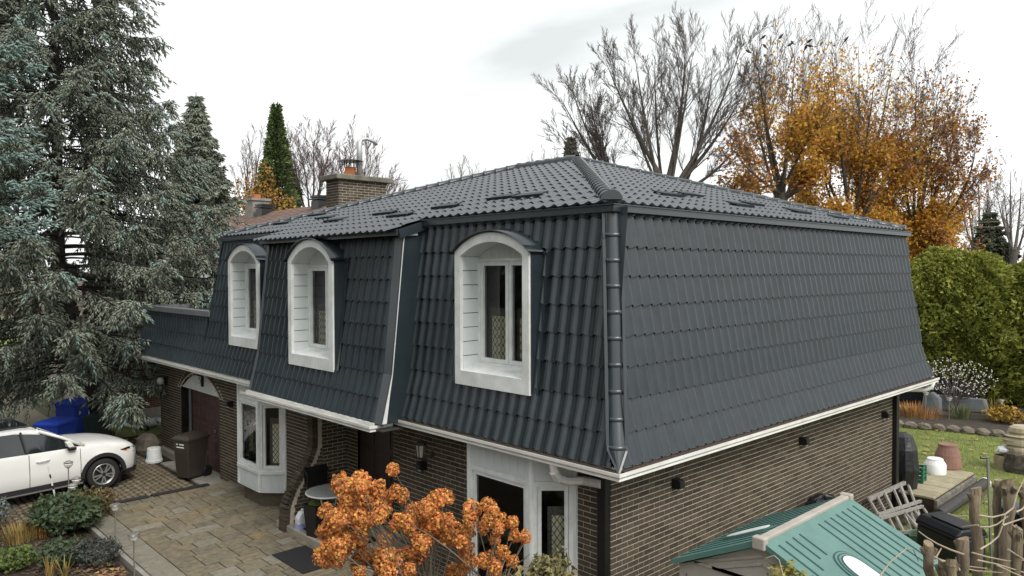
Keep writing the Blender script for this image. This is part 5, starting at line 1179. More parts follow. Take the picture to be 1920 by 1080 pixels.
# stone edging of the rear flower bed
e0, e1 = np.array((-4.3, 17.55)), np.array((.3, 18.75)); n = 13
for i in range(n):
    c = e0+(e1-e0)*(i+.5)/n; rr_ = random.Random(i)
    tag(rock('edging_stone', (c[0], c[1]+rr_.uniform(-.05, .05), .05), (.19, .12, .13), M_ROCK, 'rough grey-brown edging stone in the row behind the lawn', 'stone', 40+i), group='edging stones of the rear bed')
q = MB(); q.poly([(-4.6, 17.6, -.01), (.6, 18.9, -.01), (1.5, 25, -.01), (-8, 25, -.01)]); tag(q.build('rear_bed', M_DIRT), kind='structure')
for i, (u, v, dp, h, lb) in enumerate(((1782, 800, 23.4, .72, 'solar lamp on a stake beside the green blades of the rear bed'), (1738, 800, 24, .8, 'solar lamp beside the upright grey stone'), (1880, 800, 23.6, .62, 'solar lamp by the yellow-leaved mound'))):
    p = atdepth(u, dp); solar((p[0], p[1], -.02), h, lb)
p = atdepth(1745, 24.2); q = MB(); q.prism([(p[0]-.28, p[1], 0), (p[0]+.28, p[1]+.1, 0), (p[0]+.25, p[1]+.1, .55), (p[0]+.05, p[1], .75), (p[0]-.2, p[1], .6)], (.05, .14, 0)); bevel(tag(q.build('upright_stone', mat('grey_slate', (.16, .18, .19), .9, .2, 4, .6)), 'upright grey slate stone in the rear flower bed', 'stone'), .03)
p = atdepth(1790, 24.8); q = MB(); q.prism([(p[0]-.9, p[1]-.2, 0), (p[0]+.9, p[1]+.3, 0), (p[0]+.8, p[1]+.3, .45), (p[0]-.85, p[1]-.2, .5)], (.05, .2, 0)); bevel(tag(q.build('low_stone_slab', MATS['grey_slate']), 'long low grey slab behind the rear bed edging', 'stone'), .03)
p = atdepth(1748, 25.4); q = MB(); q.add([(p[0]-2, p[1]-.6, 0), (p[0]-.8, p[1]-.3, 1.0), (p[0]+.7, p[1]+.3, 1.05), (p[0]+1.9, p[1]+.9, 0), (p[0]-.6, p[1]+.4, .9), (p[0]+.7, p[1]+.8, .9)], [(0, 3, 2, 1), (1, 2, 5, 4)]); tag(q.build('compost_cover', M_TARP), 'dark sheet draped over a heap at the hedge foot', 'tarp')

# ================================================================== neighbour's house on the left
NB = empty('neighbour_house', (-20.5, .6, 0), 0, 'red brick bungalow with brown shingle roof beside the garage', 'house')
x1, y0, y1 = -20.5, .6, 17.6; yr_, zrd = 9.1, 7.45; ze2 = 3.05
def nbp(mb): return mb
M_SHG = mat('brown_shingle', (.17, .10, .075), .95, .25, 3, .5, 30, rand=.25, col2=(.11, .07, .055))
brick_l = MB(); NBM = Matrix.Translation((20.5, -.6, 0))
q = MB(); q.poly([(0, 0, .35), (0, y1-y0, .35), (0, y1-y0, 2.45), (0, 0, 2.45)]); q.poly([(-14, 0, .0), (0, 0, .0), (0, 0, 2.9), (-14, 0, 2.9)]); q.build('brick_backing', M_RMORTAR, NB)
q = MB()
for r in range(31):
    zb = .36+r*.067; s = -(r % 2)*.106
    while s < 6:
        brick_box(q, lambda s_, z_, n_: np.array((n_, s_, z_)), max(s, 0), s+BL, zb, .008); s += BL+BJ
tag(q.build('brickwork', M_RBRICK, NB), kind='stuff')
q = MB(); q.box(-14, .03, -.03, y1-y0, -.1, .36); q.build('foundation', M_CONC, NB)
q = MB(); q.poly([(.0, 0, 2.45), (0, y1-y0, 2.45), (0, y1-y0, 2.9), (0, yr_-y0, zrd-.15), (0, 0, 2.9)]); q.build('gable_siding', mat('white_stucco', (.70, .70, .68), .9, .06, 2), NB)
sl2 = (zrd-ze2)/(yr_-(y0-.5)); sh = math.hypot(1, sl2)
q = MB(); q.prism([(.35, -.5, ze2), (.35, yr_-y0, zrd), (.35, 2*(yr_-y0)+.5, ze2), (.35, 2*(yr_-y0)+.5, ze2-.15), (.35, yr_-y0, zrd-.16), (.35, -.5, ze2-.15)], (-15, 0, 0)); RB = q.build('roof_deck', M_SHG, NB)
q = MB(); nr = int((yr_-y0+.5)/.18); rr = random.Random(9)
for r in range(nr):
    ya = -.5+r*.18; yb_ = ya+.19; za, zb = ze2+sl2*(ya+.5), ze2+sl2*(yb_+.5); x_ = .36-rr.random()*.3
    while x_ > -14:
        w = .30; q.add([(x_, ya, za+.022), (x_-w+.008, ya, za+.022), (x_-w+.008, yb_, zb+.006), (x_, yb_, zb+.006), (x_, ya, za+.0), (x_-w+.008, ya, za+.0)], [(0, 3, 2, 1), (0, 1, 5, 4)]); x_ -= w
tag(q.build('shingles', M_SHG, RB), kind='stuff')
q = MB(); q.bar((.36, -.5, ze2-.08), (.36, yr_-y0, zrd-.08), .03, .16); q.build('rake_board', M_WHITE, NB)
for u, v in ((505, 387), (611, 374)):
    zv = zrd+.0; d_ = ray(u, v); t_ = (yr_-CAM[1])/d_[1]; p = CAM+t_*d_; q = MB(); x_, y_ = p[0]+20.5, yr_-y0
    q.box(x_-.3, x_+.3, y_-.5, y_+.1, zrd-.25, zrd+.12); q.box(x_-.36, x_+.36, y_-.56, y_+.16, zrd+.16, zrd+.22); q.box(x_-.33, x_+.33, y_-.53, y_+.13, zrd+.25, zrd+.33); q.build('roof_vent', M_BLACK, NB)
d_ = ray(497, 385); t_ = (yr_-CAM[1])/d_[1]; p = CAM+t_*d_; x_ = p[0]+20.5-.6
q = MB(); q.box(x_-.4, x_+.4, yr_-y0-.5, yr_-y0+.3, zrd-.4, zrd+.55); q.box(x_-.47, x_+.47, yr_-y0-.57, yr_-y0+.37, zrd+.55, zrd+.66); NC = q.build('stucco_chimney', M_CONC, NB)
q = MB(); q.box(x_-.15, x_+.15, yr_-y0-.3, yr_-y0, zrd+.66, zrd+.86); q.build('clay_flue', MATS['clay'], NC)
q = MB(); q.tube([(.06, .0, 2.8), (.06, .0, .3), (.1, .0, .16), (.5, .1, .10), (1.2, .35, .06)], .06, 8); q.build('downspout', M_WHITE, NB); q = MB(); q.tube([(1.15, .33, .06), (1.8, .55, .05)], .07, 8); q.build('pipe_extension', M_BLACK, NB)

# ================================================================== distant house on the right
p = atdepth(1895, 55); FH = empty('distant_house', (p[0], p[1], 0), .12, 'distant brick house with red-brown roof and chimney beyond the hedge', 'house')
q = MB(); q.box(-3.5, 14, 0, 10, 0, 4.2); q.build('wall', mat('dull_brick', (.16, .11, .085), .95, .2, 8), FH)
q = MB(); q.prism([(.6, -.6, 4.2), (.6, 5, 8.6), (.6, 10.6, 4.2), (.6, 10.6, 4.0), (.6, -.6, 4.0)], (14, 0, 0)); q.build('roof', mat('red_brown_shingle', (.15, .075, .06), .95, .2, 5), FH)
q = MB(); q.box(.4, 15, -.8, -.6, 3.95, 4.3); q.build('eaves_board', M_WHITE, FH)
q = MB(); q.box(-3.0, -.3, 1.0, 2.2, 3.5, 6.3); q.box(-3.15, -.15, .85, 2.35, 6.3, 6.45); fc = q.build('chimney', MATS['dull_brick'], FH); q = MB(); q.lathe([(.28, 6.45), (.25, 7.2)], (-2.0, 1.6, 0), 8); q.build('clay_flue', MATS['clay'], fc)
# overhead wires
for i, (ua, va, ub, vb) in enumerate(((1440, 389, 1960, 373), (1560, 417, 1960, 411), (1560, 424, 1960, 421))):
    a = CAM+45*ray(ua, va); b = CAM+38*ray(ub, vb); q = MB(); q.tube([a+(b-a)*t_+np.array((0, 0, -.5*4*t_*(1-t_)*.3)) for t_ in np.linspace(0, 1, 9)], .014, 4)
    tag(q.build('overhead_wire', mat('wire_sheath', (.25, .22, .15), .6)), ['upper overhead wire crossing the orange maple', 'middle overhead wire crossing the lower maple crown', 'lowest overhead wire crossing the maple trunk'][i], 'wire', 'overhead wires')

# wreath and house plants inside the bays
def wreath(c, label):
    root = empty('wreath', c, 0, label, 'wreath'); g_ = np.random.default_rng(3); n_ = 420; a_ = g_.uniform(0, 6.3, n_); r_ = .19+g_.normal(size=n_)*.05
    from_ = np.stack([r_*np.cos(a_), g_.normal(size=n_)*.03, r_*np.sin(a_)], 1); leaves_at(from_, .07, mat('dried_wreath', (.15, .15, .12), .9, .3, 8, rand=.5), 'foliage', root, 4)
# ================================================================== vegetation
def unit(v): v = np.asarray(v, float); return v/(np.linalg.norm(v)+1e-9)
M_BARK = mat('grey_bark', (.12, .105, .09), .95, .3, 8, .4, streak=(3, 3, .6)); M_TWIG = mat('bare_twig', (.13, .11, .105), .9, .2, 3)
M_TWIGR = mat('reddish_twig', (.17, .115, .11), .9, .2, 3); M_BARKG = mat('pale_bark', (.16, .135, .11), .95, .25, 8, .4)
class Wood:
    def __init__(s, seed): s.g = random.Random(seed); s.seg = []; s.tips = []
    def limb(s, p, d, L, r, lvl, maxl, trop=.12, wob=.16, kids=(4, 6), ang=(.4, .75), ratio=(.45, .7), r_end=.25, t0=.25, steps=None):
        g = s.g; n = steps or max(3, int(5-lvl)); p = np.asarray(p, float); d = unit(d); pts = [p]
        for i in range(n):
            d = unit(d+np.array((g.gauss(0, wob), g.gauss(0, wob), g.gauss(0, wob)+trop))); q = p+d*L/n
            ra = r*(1-(1-r_end)*i/n); rb = r*(1-(1-r_end)*(i+1)/n); s.seg.append((p, q, ra, rb, lvl)); p = q; pts.append(p)
        if lvl < maxl: s.kids(pts, L, r, r_end, lvl, maxl, trop, wob, kids, ang, ratio, t0)
        else: s.tips.append((p, d))
        return pts
    def kids(s, pts, L, r, r_end, lvl, maxl, trop, wob, kids, ang, ratio, t0):
        g = s.g; nk = g.randint(*kids)
        for k in range(nk):
            t = t0+(1-t0)*(k+g.random()*.8)/nk; t = min(t, .98); f = t*(len(pts)-1); i = min(int(f), len(pts)-2); c = pts[i]+(pts[i+1]-pts[i])*(f-i)
            d = unit(pts[i+1]-pts[i]); side = unit(np.cross(d, (g.gauss(0, 1), g.gauss(0, 1), g.gauss(0, 1)))); a = g.uniform(*ang)
            s.limb(c, d*math.cos(a)+side*math.sin(a), L*g.uniform(*ratio)*(1.15-.45*t), max(r*(1-(1-r_end)*t)*.42, .005), lvl+1, maxl, trop, wob, kids, ang, ratio, r_end, .2)
    def stem(s, pts, r0, r1, lvl=0, maxl=3, **k):
        P = [np.asarray(p, float) for p in pts]; n = len(P)-1; L = sum(np.linalg.norm(b-a) for a, b in zip(P[:-1], P[1:]))
        for i in range(n): s.seg.append((P[i], P[i+1], r0+(r1-r0)*i/n, r0+(r1-r0)*(i+1)/n, lvl))
        o = dict(trop=.1, wob=.13, kids=(6, 9), ang=(.3, .65), ratio=(.3, .5), t0=.25); o.update(k)
        s.kids(P, L, r0, r1/r0, lvl, maxl, o['trop'], o['wob'], o['kids'], o['ang'], o['ratio'], o['t0'])
    def build(s, root, mt, mc, split=0, k0=7, k1=3):
        for nm, sel, k, m in (('trunk', [q for q in s.seg if q[4] <= split], k0, mt), ('crown', [q for q in s.seg if q[4] > split], k1, mc)):
            if not sel: continue
            V, F = tubes_np([q[0] for q in sel], [q[1] for q in sel], [q[2] for q in sel], [q[3] for q in sel], k); o_ = root.location
            V = V-np.array(o_); link(nm, mesh_np(nm, V, [F], smooth=(k > 4)), m, root)
LEAF = np.array([(-.5, 0, 0), (0, -.15, .04), (.5, 0, 0), (.12, .55, .1), (0, 1.0, 0), (-.12, .55, .1)]); LEAF_F = [np.array([(0, 1, 2, 3), (0, 3, 4, 5)])]
def leaves_at(P, size, m, name, parent, seed=1, flat=False, loc=(0, 0, 0)):
    g = np.random.default_rng(seed); P = np.asarray(P, float); n = len(P); Dn = g.normal(size=(n, 3)); Dn[:, 2] = np.abs(Dn[:, 2])*.3 if not flat else Dn[:, 2]*.05
    if flat: A = frames(np.stack([g.normal(size=n)*.15, g.normal(size=n)*.15, np.ones(n)], 1), g.uniform(0, 6.3, n))
    else: A = frames(g.normal(size=(n, 3))+np.array((0, 0, .35)), g.uniform(0, 6.3, n))
    V, F = scatter(LEAF, LEAF_F, P-np.array(loc), A, size*g.uniform(.65, 1.25, n)); return link(name, mesh_np(name, V, F), m, parent)
def curve(a, b, bend, n=6):
    a = np.asarray(a, float); b = np.asarray(b, float); return [a+(b-a)*t+np.asarray(bend)*4*t*(1-t) for t in np.linspace(0, 1, n+1)]
def px(u, v, depth): return CAM+depth*ray(u, v)
# ---------------------------------------------------------------- great bare tree behind the ridge
def bare_tree(ub, depth, vfork, targets, r0, label, seed, m1=M_BARK, m2=M_TWIG, maxl=3, kids=(9, 12), group=None, name='bare_tree', spread=1.5, ratio=(.28, .46), ret=False, rr=.35, ufork=None, tw=1.0, dv=26):
    b = atdepth(ub, depth, -.05); root = empty(name, tuple(b), 0, label, 'tree', group); w = Wood(seed); fk = px(ufork or ub, vfork, depth); g = random.Random(seed+5)
    for i in range(4): a_, c_ = b+(fk-b)*i/4, b+(fk-b)*(i+1)/4; w.seg.append((a_, c_, r0*(1.15-.1*i), r0*(1.05-.1*i), 0))
    for (u, v, rs_) in targets:
        v = v+dv
        t = px(u, v, depth+g.uniform(-spread, spread)); out_ = t-fk; side = np.array((out_[0], out_[1], 0))*.10
        w.stem(curve(b+(fk-b)*g.uniform(.78, 1.0), t, side+np.array((g.gauss(0, .12), g.gauss(0, .12), -.02*np.linalg.norm(out_))), 7), r0*rs_*.85, .010*tw, 0, maxl, kids=kids, ratio=ratio)
    w.seg = [(a_, c_, max(ra, .0065*tw), max(rb, .005*tw), l) for a_, c_, ra, rb, l in w.seg]
    w.build(root, m1, m2, 0); return (root, w)
bare_tree(1248, 32, 345, [(1135, 80, .40), (1190, 70, .4), (1228, 70, .3), (1285, 55, .5), (1300, 62, .3), (1335, 95, .45), (1388, 60, .4), (1395, 140, .4), (1392, 225, .35), (1165, 150, .3)], .36, 'tall bare many-stemmed tree behind the roof peak', 3, kids=(9, 12), dv=34)
bare_tree(1168, 34, 330, [(1050, 155, .55), (1075, 145, .45), (1040, 215, .4), (1105, 150, .5), (1130, 180, .4), (1120, 240, .35)], .26, 'smaller bare tree leaning out beside the tall many-stemmed one', 4)
bare_tree(865, 44, 350, [(845, 290, .5), (868, 278, .5), (885, 290, .45), (915, 310, .4), (832, 322, .4)], .16, 'small pale bare tree behind the roof ridge chimney side', 5, M_BARKG, M_BARKG, 2, (6, 9), tw=1.3)
bare_tree(1015, 48, 330, [(995, 268, .5), (1018, 262, .5), (1040, 265, .5), (1050, 285, .4)], .16, 'low pale bare tree beside the tiny dark conifer at the roof peak', 6, M_BARKG, M_BARKG, 2, (6, 9), tw=1.3)
bare_tree(580, 48, 400, [(548, 240, .5), (585, 228, .5), (622, 238, .5), (600, 250, .4), (565, 260, .4), (640, 275, .4), (545, 300, .35)], .24, 'reddish bare tree between the green cypress and the chimney', 7, M_TWIG, M_TWIGR, 3, (9, 12))
bare_tree(645, 49, 410, [(662, 240, .5), (690, 250, .5), (700, 275, .45), (735, 310, .4), (738, 340, .35), (640, 290, .35), (715, 330, .35)], .24, 'reddish bare tree directly behind the chimney flue', 8, M_TWIG, M_TWIGR, 3, (9, 12))
bare_tree(470, 48, 400, [(472, 245, .5), (490, 235, .5), (455, 260, .45), (505, 260, .45), (440, 300, .4)], .22, 'pinkish bare tree between the narrow spruce and the green cypress', 9, M_TWIG, M_TWIGR, 3, (6, 9))
bare_tree(1880, 48, 470, [(1895, 288, .6), (1880, 320, .4), (1915, 310, .5), (1925, 380, .4), (1870, 340, .4), (1935, 330, .4)], .26, 'dark bare tree with forked trunk in front of the distant house', 10, M_BARK, M_TWIG, 3, (6, 9), ufork=1903)
bare_tree(1835, 52, 470, [(1815, 320, .5), (1835, 310, .5), (1855, 325, .5), (1800, 345, .4), (1810, 400, .4), (1870, 360, .35), (1795, 420, .3)], .24, 'hazy bare tree beside the edge of the orange maple', 11, M_TWIG, M_TWIG, 3, (7, 9))
# ---------------------------------------------------------------- maples with the last orange leaves
M_MAPLE = mat('orange_maple_leaf', (.64, .38, .065), .8, .25, 2, rand=.35, hue=.025, trans=.45, col2=(.50, .27, .04)); M_MAPLE2 = mat('rust_maple_leaf', (.46, .20, .06), .8, .25, 2, rand=.4, hue=.03, trans=.25)
def maple(ub, depth, vfork, targets, r0, label, seed, clusters, nrust, ufork=None):
    root, w = bare_tree(ub, depth, vfork, targets, r0, label, seed, M_BARK, M_TWIG, 3, (7, 10), 'maples beyond the back garden', 'maple_tree', 3.0, (.3, .5), ufork=ufork)
    g = np.random.default_rng(seed); segs = [q for q in w.seg if q[4] >= 2]; mid = np.array([(q[0]+q[1])/2 for q in segs])
    d = mid-CAM; zz = d@FW; U = 960+FPX*(d@RT)/zz; Vv = 540-FPX*(d@UP)/zz; wt = np.zeros(len(mid))
    for (cu, cv, ru, rv, k) in clusters: wt = np.maximum(wt, k*np.exp(-(((U-cu)/ru)**2+((Vv-cv)/rv)**2)*1.3))
    n = int(g.poisson(3)*0+len(mid)); idx = np.repeat(np.arange(n), g.poisson(np.where(np.sin(mid[:, 0]*2.1+seed)+np.sin(mid[:, 1]*1.9+mid[:, 2]*2.3)+np.sin(mid[:, 2]*1.7+mid[:, 0]) > -.35, wt, wt*.10)*1.15)); P = mid[idx]+g.normal(size=(len(idx), 3))*.30
    P = P+(g.normal(size=P.shape)*.1); leaves_at(P, .135, M_MAPLE, 'foliage', root, seed, loc=root.location)
    wt2 = np.clip((Vv-95)/200, 0, 1)*.30; idx = np.repeat(np.arange(n), g.poisson(wt2*nrust*.26)); P = mid[idx]+g.normal(size=(len(idx), 3))*.22; leaves_at(P, .13, M_MAPLE2, 'rust_foliage', root, seed+1, loc=root.location)
maple(1452, 33, 330, [(1400, 120, .4), (1420, 85, .45), (1440, 75, .4), (1490, 80, .45), (1520, 100, .4), (1385, 270, .4), (1375, 330, .35), (1480, 150, .35), (1540, 190, .4), (1560, 260, .4), (1420, 220, .3), (1520, 300, .35)], .27,
      'maple with bare top and rust leaves next to the tall bare tree', 21, [(1540, 240, 100, 110, .9), (1490, 330, 80, 60, 1.0), (1410, 330, 30, 50, .7), (1430, 210, 40, 40, .4)], 3.5, ufork=1465)
maple(1600, 34.5, 420, [(1500, 150, .4), (1560, 75, .45), (1610, 62, .45), (1640, 120, .4), (1675, 85, .45), (1520, 230, .4), (1700, 190, .4), (1570, 220, .4), (1640, 260, .4), (1500, 310, .35), (1690, 320, .35), (1520, 370, .25), (1570, 385, .25), (1650, 400, .25), (1625, 350, .25), (1680, 425, .25)], .30,
      'dense orange maple between the rust-leaved maple and the broad maple', 22, [(1570, 290, 130, 110, 1.6), (1560, 200, 90, 80, 1.2), (1640, 380, 130, 70, 1.6), (1500, 380, 60, 40, 1.2)], 3.0)
maple(1715, 36, 430, [(1720, 110, .4), (1760, 140, .45), (1800, 175, .45), (1830, 240, .45), (1790, 300, .4), (1740, 200, .4), (1690, 260, .4), (1800, 380, .35), (1660, 360, .35), (1760, 420, .3), (1690, 460, .3), (1780, 470, .3), (1650, 430, .25), (1730, 455, .25), (1750, 380, .3), (1700, 400, .25)], .30,
      'broad maple with sparse red-brown edge by the hedge', 23, [(1680, 380, 110, 90, 1.5), (1740, 440, 70, 70, 1.8), (1700, 300, 80, 80, .8), (1780, 240, 50, 60, .3)], 4.5)
# ---------------------------------------------------------------- conifers
SPIN = np.array([(0, 0, 0), (.5, 0, .35), (0, .5, .35), (-.5, 0, .35), (0, -.5, .35), (.0, 0, 1.0)]); SPIN_F = [np.array([(0, 2, 1), (0, 3, 2), (0, 4, 3), (0, 1, 4), (1, 2, 5), (2, 3, 5), (3, 4, 5), (4, 1, 5)])]
M_SPR = mat('grey_green_spruce', (.215, .25, .195), .85, .3, 1.2, rand=.45, hue=.03, col2=(.135, .15, .11)); M_SPRB = mat('blue_spruce_tip', (.24, .33, .29), .8, .2, 1.2, rand=.3, hue=.015, col2=(.16, .25, .225)); M_SPRBR = mat('bare_spruce_wood', (.05, .042, .036), .95, .3)
M_DKCON = mat('dark_conifer', (.085, .095, .06), .9, .3, 1.5, rand=.45, col2=(.055, .06, .038)); M_GRCON = mat('green_cypress', (.12, .165, .055), .9, .3, 1.5, rand=.4, hue=.02, col2=(.08, .115, .04))
def spruce(base, H, Rmax, label, seed, m, mtip=None, z0=.8, dz_=.34, nb=6, dens=1.0, shoot=.15, thick=.042, trunk=.22, name='spruce_tree', az=None, droop=.30, tipfrac=.16, pw=.85, hang=1.0, cut=None, top=.0, lean=0.0, l2k=1.0, bulge=0.0):
    g = np.random.default_rng(seed); root = empty(name, tuple(base), 0, label, 'tree'); b = np.asarray(base, float); S0, S1, SR0, SR1 = [], [], [], []; TP, TD, TS, TT = [], [], [], []
    q = MB(); lv = lambda zz_: -RT*lean*min(1, zz_/5.0); q.tube([(0, 0, -.1), tuple(lv(2.5)+np.array((0, 0, 2.5))), tuple(lv(5)+np.array((0, 0, 5))), tuple(lv(H)+np.array((0, 0, H*.5+2.5))), tuple(lv(H)+np.array((0, 0, H)))], [trunk, trunk*.9, trunk*.8, trunk*.5, .02], 8); q.build('trunk', M_SPRBR, root, smooth=True)
    z = z0
    while z < H*.985:
        R = Rmax*max(1-(z/H), .0)**pw*min(1, .85+.15*(z-z0)/2.5)+top; a0 = g.uniform(0, 6.3)
        for i in range(nb):
            if az is not None:
                a = a0+2*math.pi*(i+g.uniform(-.3, .3))/nb
                if (abs((a-az[0]+math.pi) % (2*math.pi)-math.pi)) > az[1]: continue
            else: a = a0+2*math.pi*(i+g.uniform(-.3, .3))/nb
            L_ = R*g.uniform(.72, 1.12)*(1+bulge*math.exp(-((z-4.8)/1.7)**2)*max(0, math.cos(a-math.atan2(RT[1], RT[0])))); n = 9; t = np.linspace(0, 1, n+1); ca, sa = math.cos(a), math.sin(a); cv = g.normal()*.12
            rad = L_*t; hgt = z+L_*(.10*t-droop*t*t*1.0+.20*t**5)+g.normal()*.03; lat = cv*L_*t*t
            P = np.stack([ca*rad-sa*lat, sa*rad+ca*lat, hgt], 1)+lv(z)
            if cut is not None and cut(P[-1]+b): continue
            for k in range(n): S0.append(P[k]); S1.append(P[k+1]); r_ = .006+.020*(L_/5)*(1-t[k]); SR0.append(r_*1.6); SR1.append(r_*1.4)
            nt_ = max(3, int(L_*9*dens)); tt = np.sqrt(g.uniform(.06, 1.0, nt_)) if L_ > 1 else g.uniform(.1, 1, nt_)
            for tk in tt:
                f = tk*n; k = min(int(f), n-1); c = P[k]+(P[k+1]-P[k])*(f-k); bd = unit(P[k+1]-P[k]); sd_ = np.cross(bd, (0, 0, 1)); sgn = 1 if g.random() < .5 else -1
                l2 = l2k*(.20+.30*(1-abs(tk-.55)))*min(1, .45+L_/5)*g.uniform(.6, 1.2); dr = unit(bd*.65+sd_*sgn*g.uniform(.3, 1)+np.array((0, 0, -g.uniform(.15, 1.5)*hang)))
                e = c+dr*l2; S0.append(c); S1.append(e); SR0.append(.006); SR1.append(.004); m_ = 3+int(l2*16)
                isb = (tk > .80 and g.random() < .75) and (g.random() < tipfrac*4)
                for j in range(m_):
                    s_ = (j+.5)/m_; pt = c+dr*l2*s_; sd2 = np.cross(dr, g.normal(size=3)); sd2 = unit(sd2); TP.append(pt); TD.append(unit(dr*.7+sd2*.75+np.array((0, 0, -.35*hang)))); TS.append(shoot*g.uniform(.6, 1.25)); TT.append(isb)
                TP.append(e); TD.append(dr); TS.append(shoot*1.1); TT.append(isb)
        z += dz_*g.uniform(.8, 1.2)
    V, F = tubes_np(S0, S1, SR0, SR1, 3); link('branches', mesh_np('branches', V, [F]), M_SPRBR, root)
    TP, TD, TS, TT = map(np.asarray, (TP, TD, TS, TT))
    for nm, sel, mm in (('crown', ~TT, m), ('blue_tips', TT, mtip)):
        if sel.sum() == 0: continue
        if mm is None: mm = m
        A = frames(TD[sel], g.uniform(0, 6.3, sel.sum())); V, F = scatter(SPIN, SPIN_F, TP[sel], A, np.stack([TS[sel]*0+thick, TS[sel]*0+thick, TS[sel]], 1)); link(nm, mesh_np(nm, V, F), mm, root)
    return root
tr_ = (-19.0, .05, 0)
BIGSP = spruce(tr_, 17.0, 6.0, 'big grey-green spruce drooping over the drive and garage roof', 31, M_SPR, M_SPRB, z0=1.6, dz_=.32, nb=7, dens=1.4, shoot=.17, thick=.045, trunk=.22, tipfrac=.05, pw=.70, lean=1.25, l2k=1.35, hang=1.25, droop=.32, bulge=.42)
bs = atdepth(-190, 11.5); spruce((bs[0], bs[1], 0), 13.5, 2.9, 'blue spruce with bright blue-green clumps at the drive edge', 32, M_SPRB, M_SPRB, z0=5.4, dz_=.42, nb=6, dens=1.5, shoot=.12, thick=.038, trunk=.16, name='blue_spruce_tree', droop=.16, hang=.35, pw=.55, az=(math.atan2(RT[1], RT[0]), 1.25))
bs = atdepth(372, 46); spruce((bs[0], bs[1], 0), zat(172, 46), 4.3, 'narrow spruce with twin tip rising behind the drooping branches', 33, M_SPR, None, z0=1, dz_=.36, nb=9, dens=1.3, shoot=.34, thick=.11, name='narrow_spruce_tree', hang=1.0, pw=.85)
bs = atdepth(1071, 60); spruce((bs[0], bs[1], 0), zat(252, 60), 4.2, 'tiny dark conifer tip showing above the roof peak', 34, M_DKCON, None, z0=8, dz_=.34, nb=9, dens=1.6, shoot=.34, thick=.13, name='distant_conifer', pw=.9)
bs = atdepth(1855, 50); spruce((bs[0], bs[1], 0), zat(393, 50), 3.4, 'dark conifer in front of the distant chimney', 35, M_DKCON, None, z0=2, dz_=.4, nb=9, dens=1.4, shoot=.34, thick=.13, name='distant_conifer')
# fan sprays for cypress and cedar
FAN = np.array([(0, 0, 0), (-.30, .45, .05), (-.12, .55, .0), (-.08, .95, -.08), (.08, .95, -.05), (.12, .55, 0), (.30, .45, .06)]); FAN_F = [np.array([(0, 2, 1), (0, 5, 2), (0, 6, 5)]), np.array([(2, 5, 4, 3)])]
def cedar(base, H, R, label, seed, m, n, size, prof=None, name='cedar_tree', cat='tree', group=None, lean=0):
    g = np.random.default_rng(seed); root = empty(name, tuple(base), 0, label, cat, group); q = MB(); q.tube([(0, 0, -.1), (0, 0, H*.9)], [.14, .03], 7); q.build('trunk', M_BARK, root)
    h = g.uniform(0, 1, n)**.9; a = g.uniform(0, 2*math.pi, n); pr = prof or (lambda t: np.clip(np.minimum(1, .55+t*2.2)*np.power(np.clip(1-t, 0, 1), .42), .05, 1))
    lob = 1+.16*np.sin(a*3+h*9+seed)+.12*np.sin(a*5-h*17+seed*2)+.08*np.sin(a*9+h*31); rad = R*pr(h)*lob*np.power(g.uniform(.35, 1, n), .38)
    P = np.stack([rad*np.cos(a), rad*np.sin(a), .05+h*H*(1+.03*np.sin(a*4))], 1); out = np.stack([np.cos(a), np.sin(a), g.uniform(-.1, .9, n)], 1)+g.normal(size=(n, 3))*.35
    # Y column of the frame points outward/up: build from frames then permute
    A = frames(out, g.uniform(0, 6.3, n)); A = np.stack([A[:, :, 0], A[:, :, 2], A[:, :, 1]], 2); V, F = scatter(FAN, FAN_F, P, A, size*g.uniform(.6, 1.3, n)); link('crown', mesh_np('crown', V, F), m, root); return root
M_CED = mat('cedar_spray', (.33, .35, .07), .85, .3, 1.0, rand=.45, hue=.025, col2=(.19, .215, .04), trans=.3)
bs = atdepth(521, 47); cedar((bs[0], bs[1], 0), zat(212, 47), 3.3, 'tall narrow green cypress beyond the shingle roof', 41, M_GRCON, 17000, .34, lambda t: np.clip(np.power(np.clip(1-t, 0, 1), 1.0), .02, 1), 'cypress_tree')
hl = ['cedar hedge tree touching the rear gutter end', 'cedar hedge tree behind the white-berried bush', 'cedar hedge tree above the solar lamp by the mound', 'cedar hedge tree screening the distant house', 'cedar hedge tree beyond the carved head']
for i, u in enumerate((1705, 1765, 1830, 1900, 1975)):
    dp = 27.5-.45*i+(.3 if i % 2 else 0); bs = atdepth(u, dp); cedar((bs[0], bs[1], 0), zat((505, 478, 486, 512, 484)[i], dp), 1.5, hl[i], 42+i, M_CED, 15000, .19, lambda t: np.clip(np.minimum(1, .7+t)*np.sqrt(np.clip(1-t**4.5, 0, 1)), .04, 1), group='cedars of the back hedge')
p = atdepth(495, 45); M_OSH = mat('amber_leaf', (.34, .19, .035), .85, .25, 2, rand=.35, hue=.03)
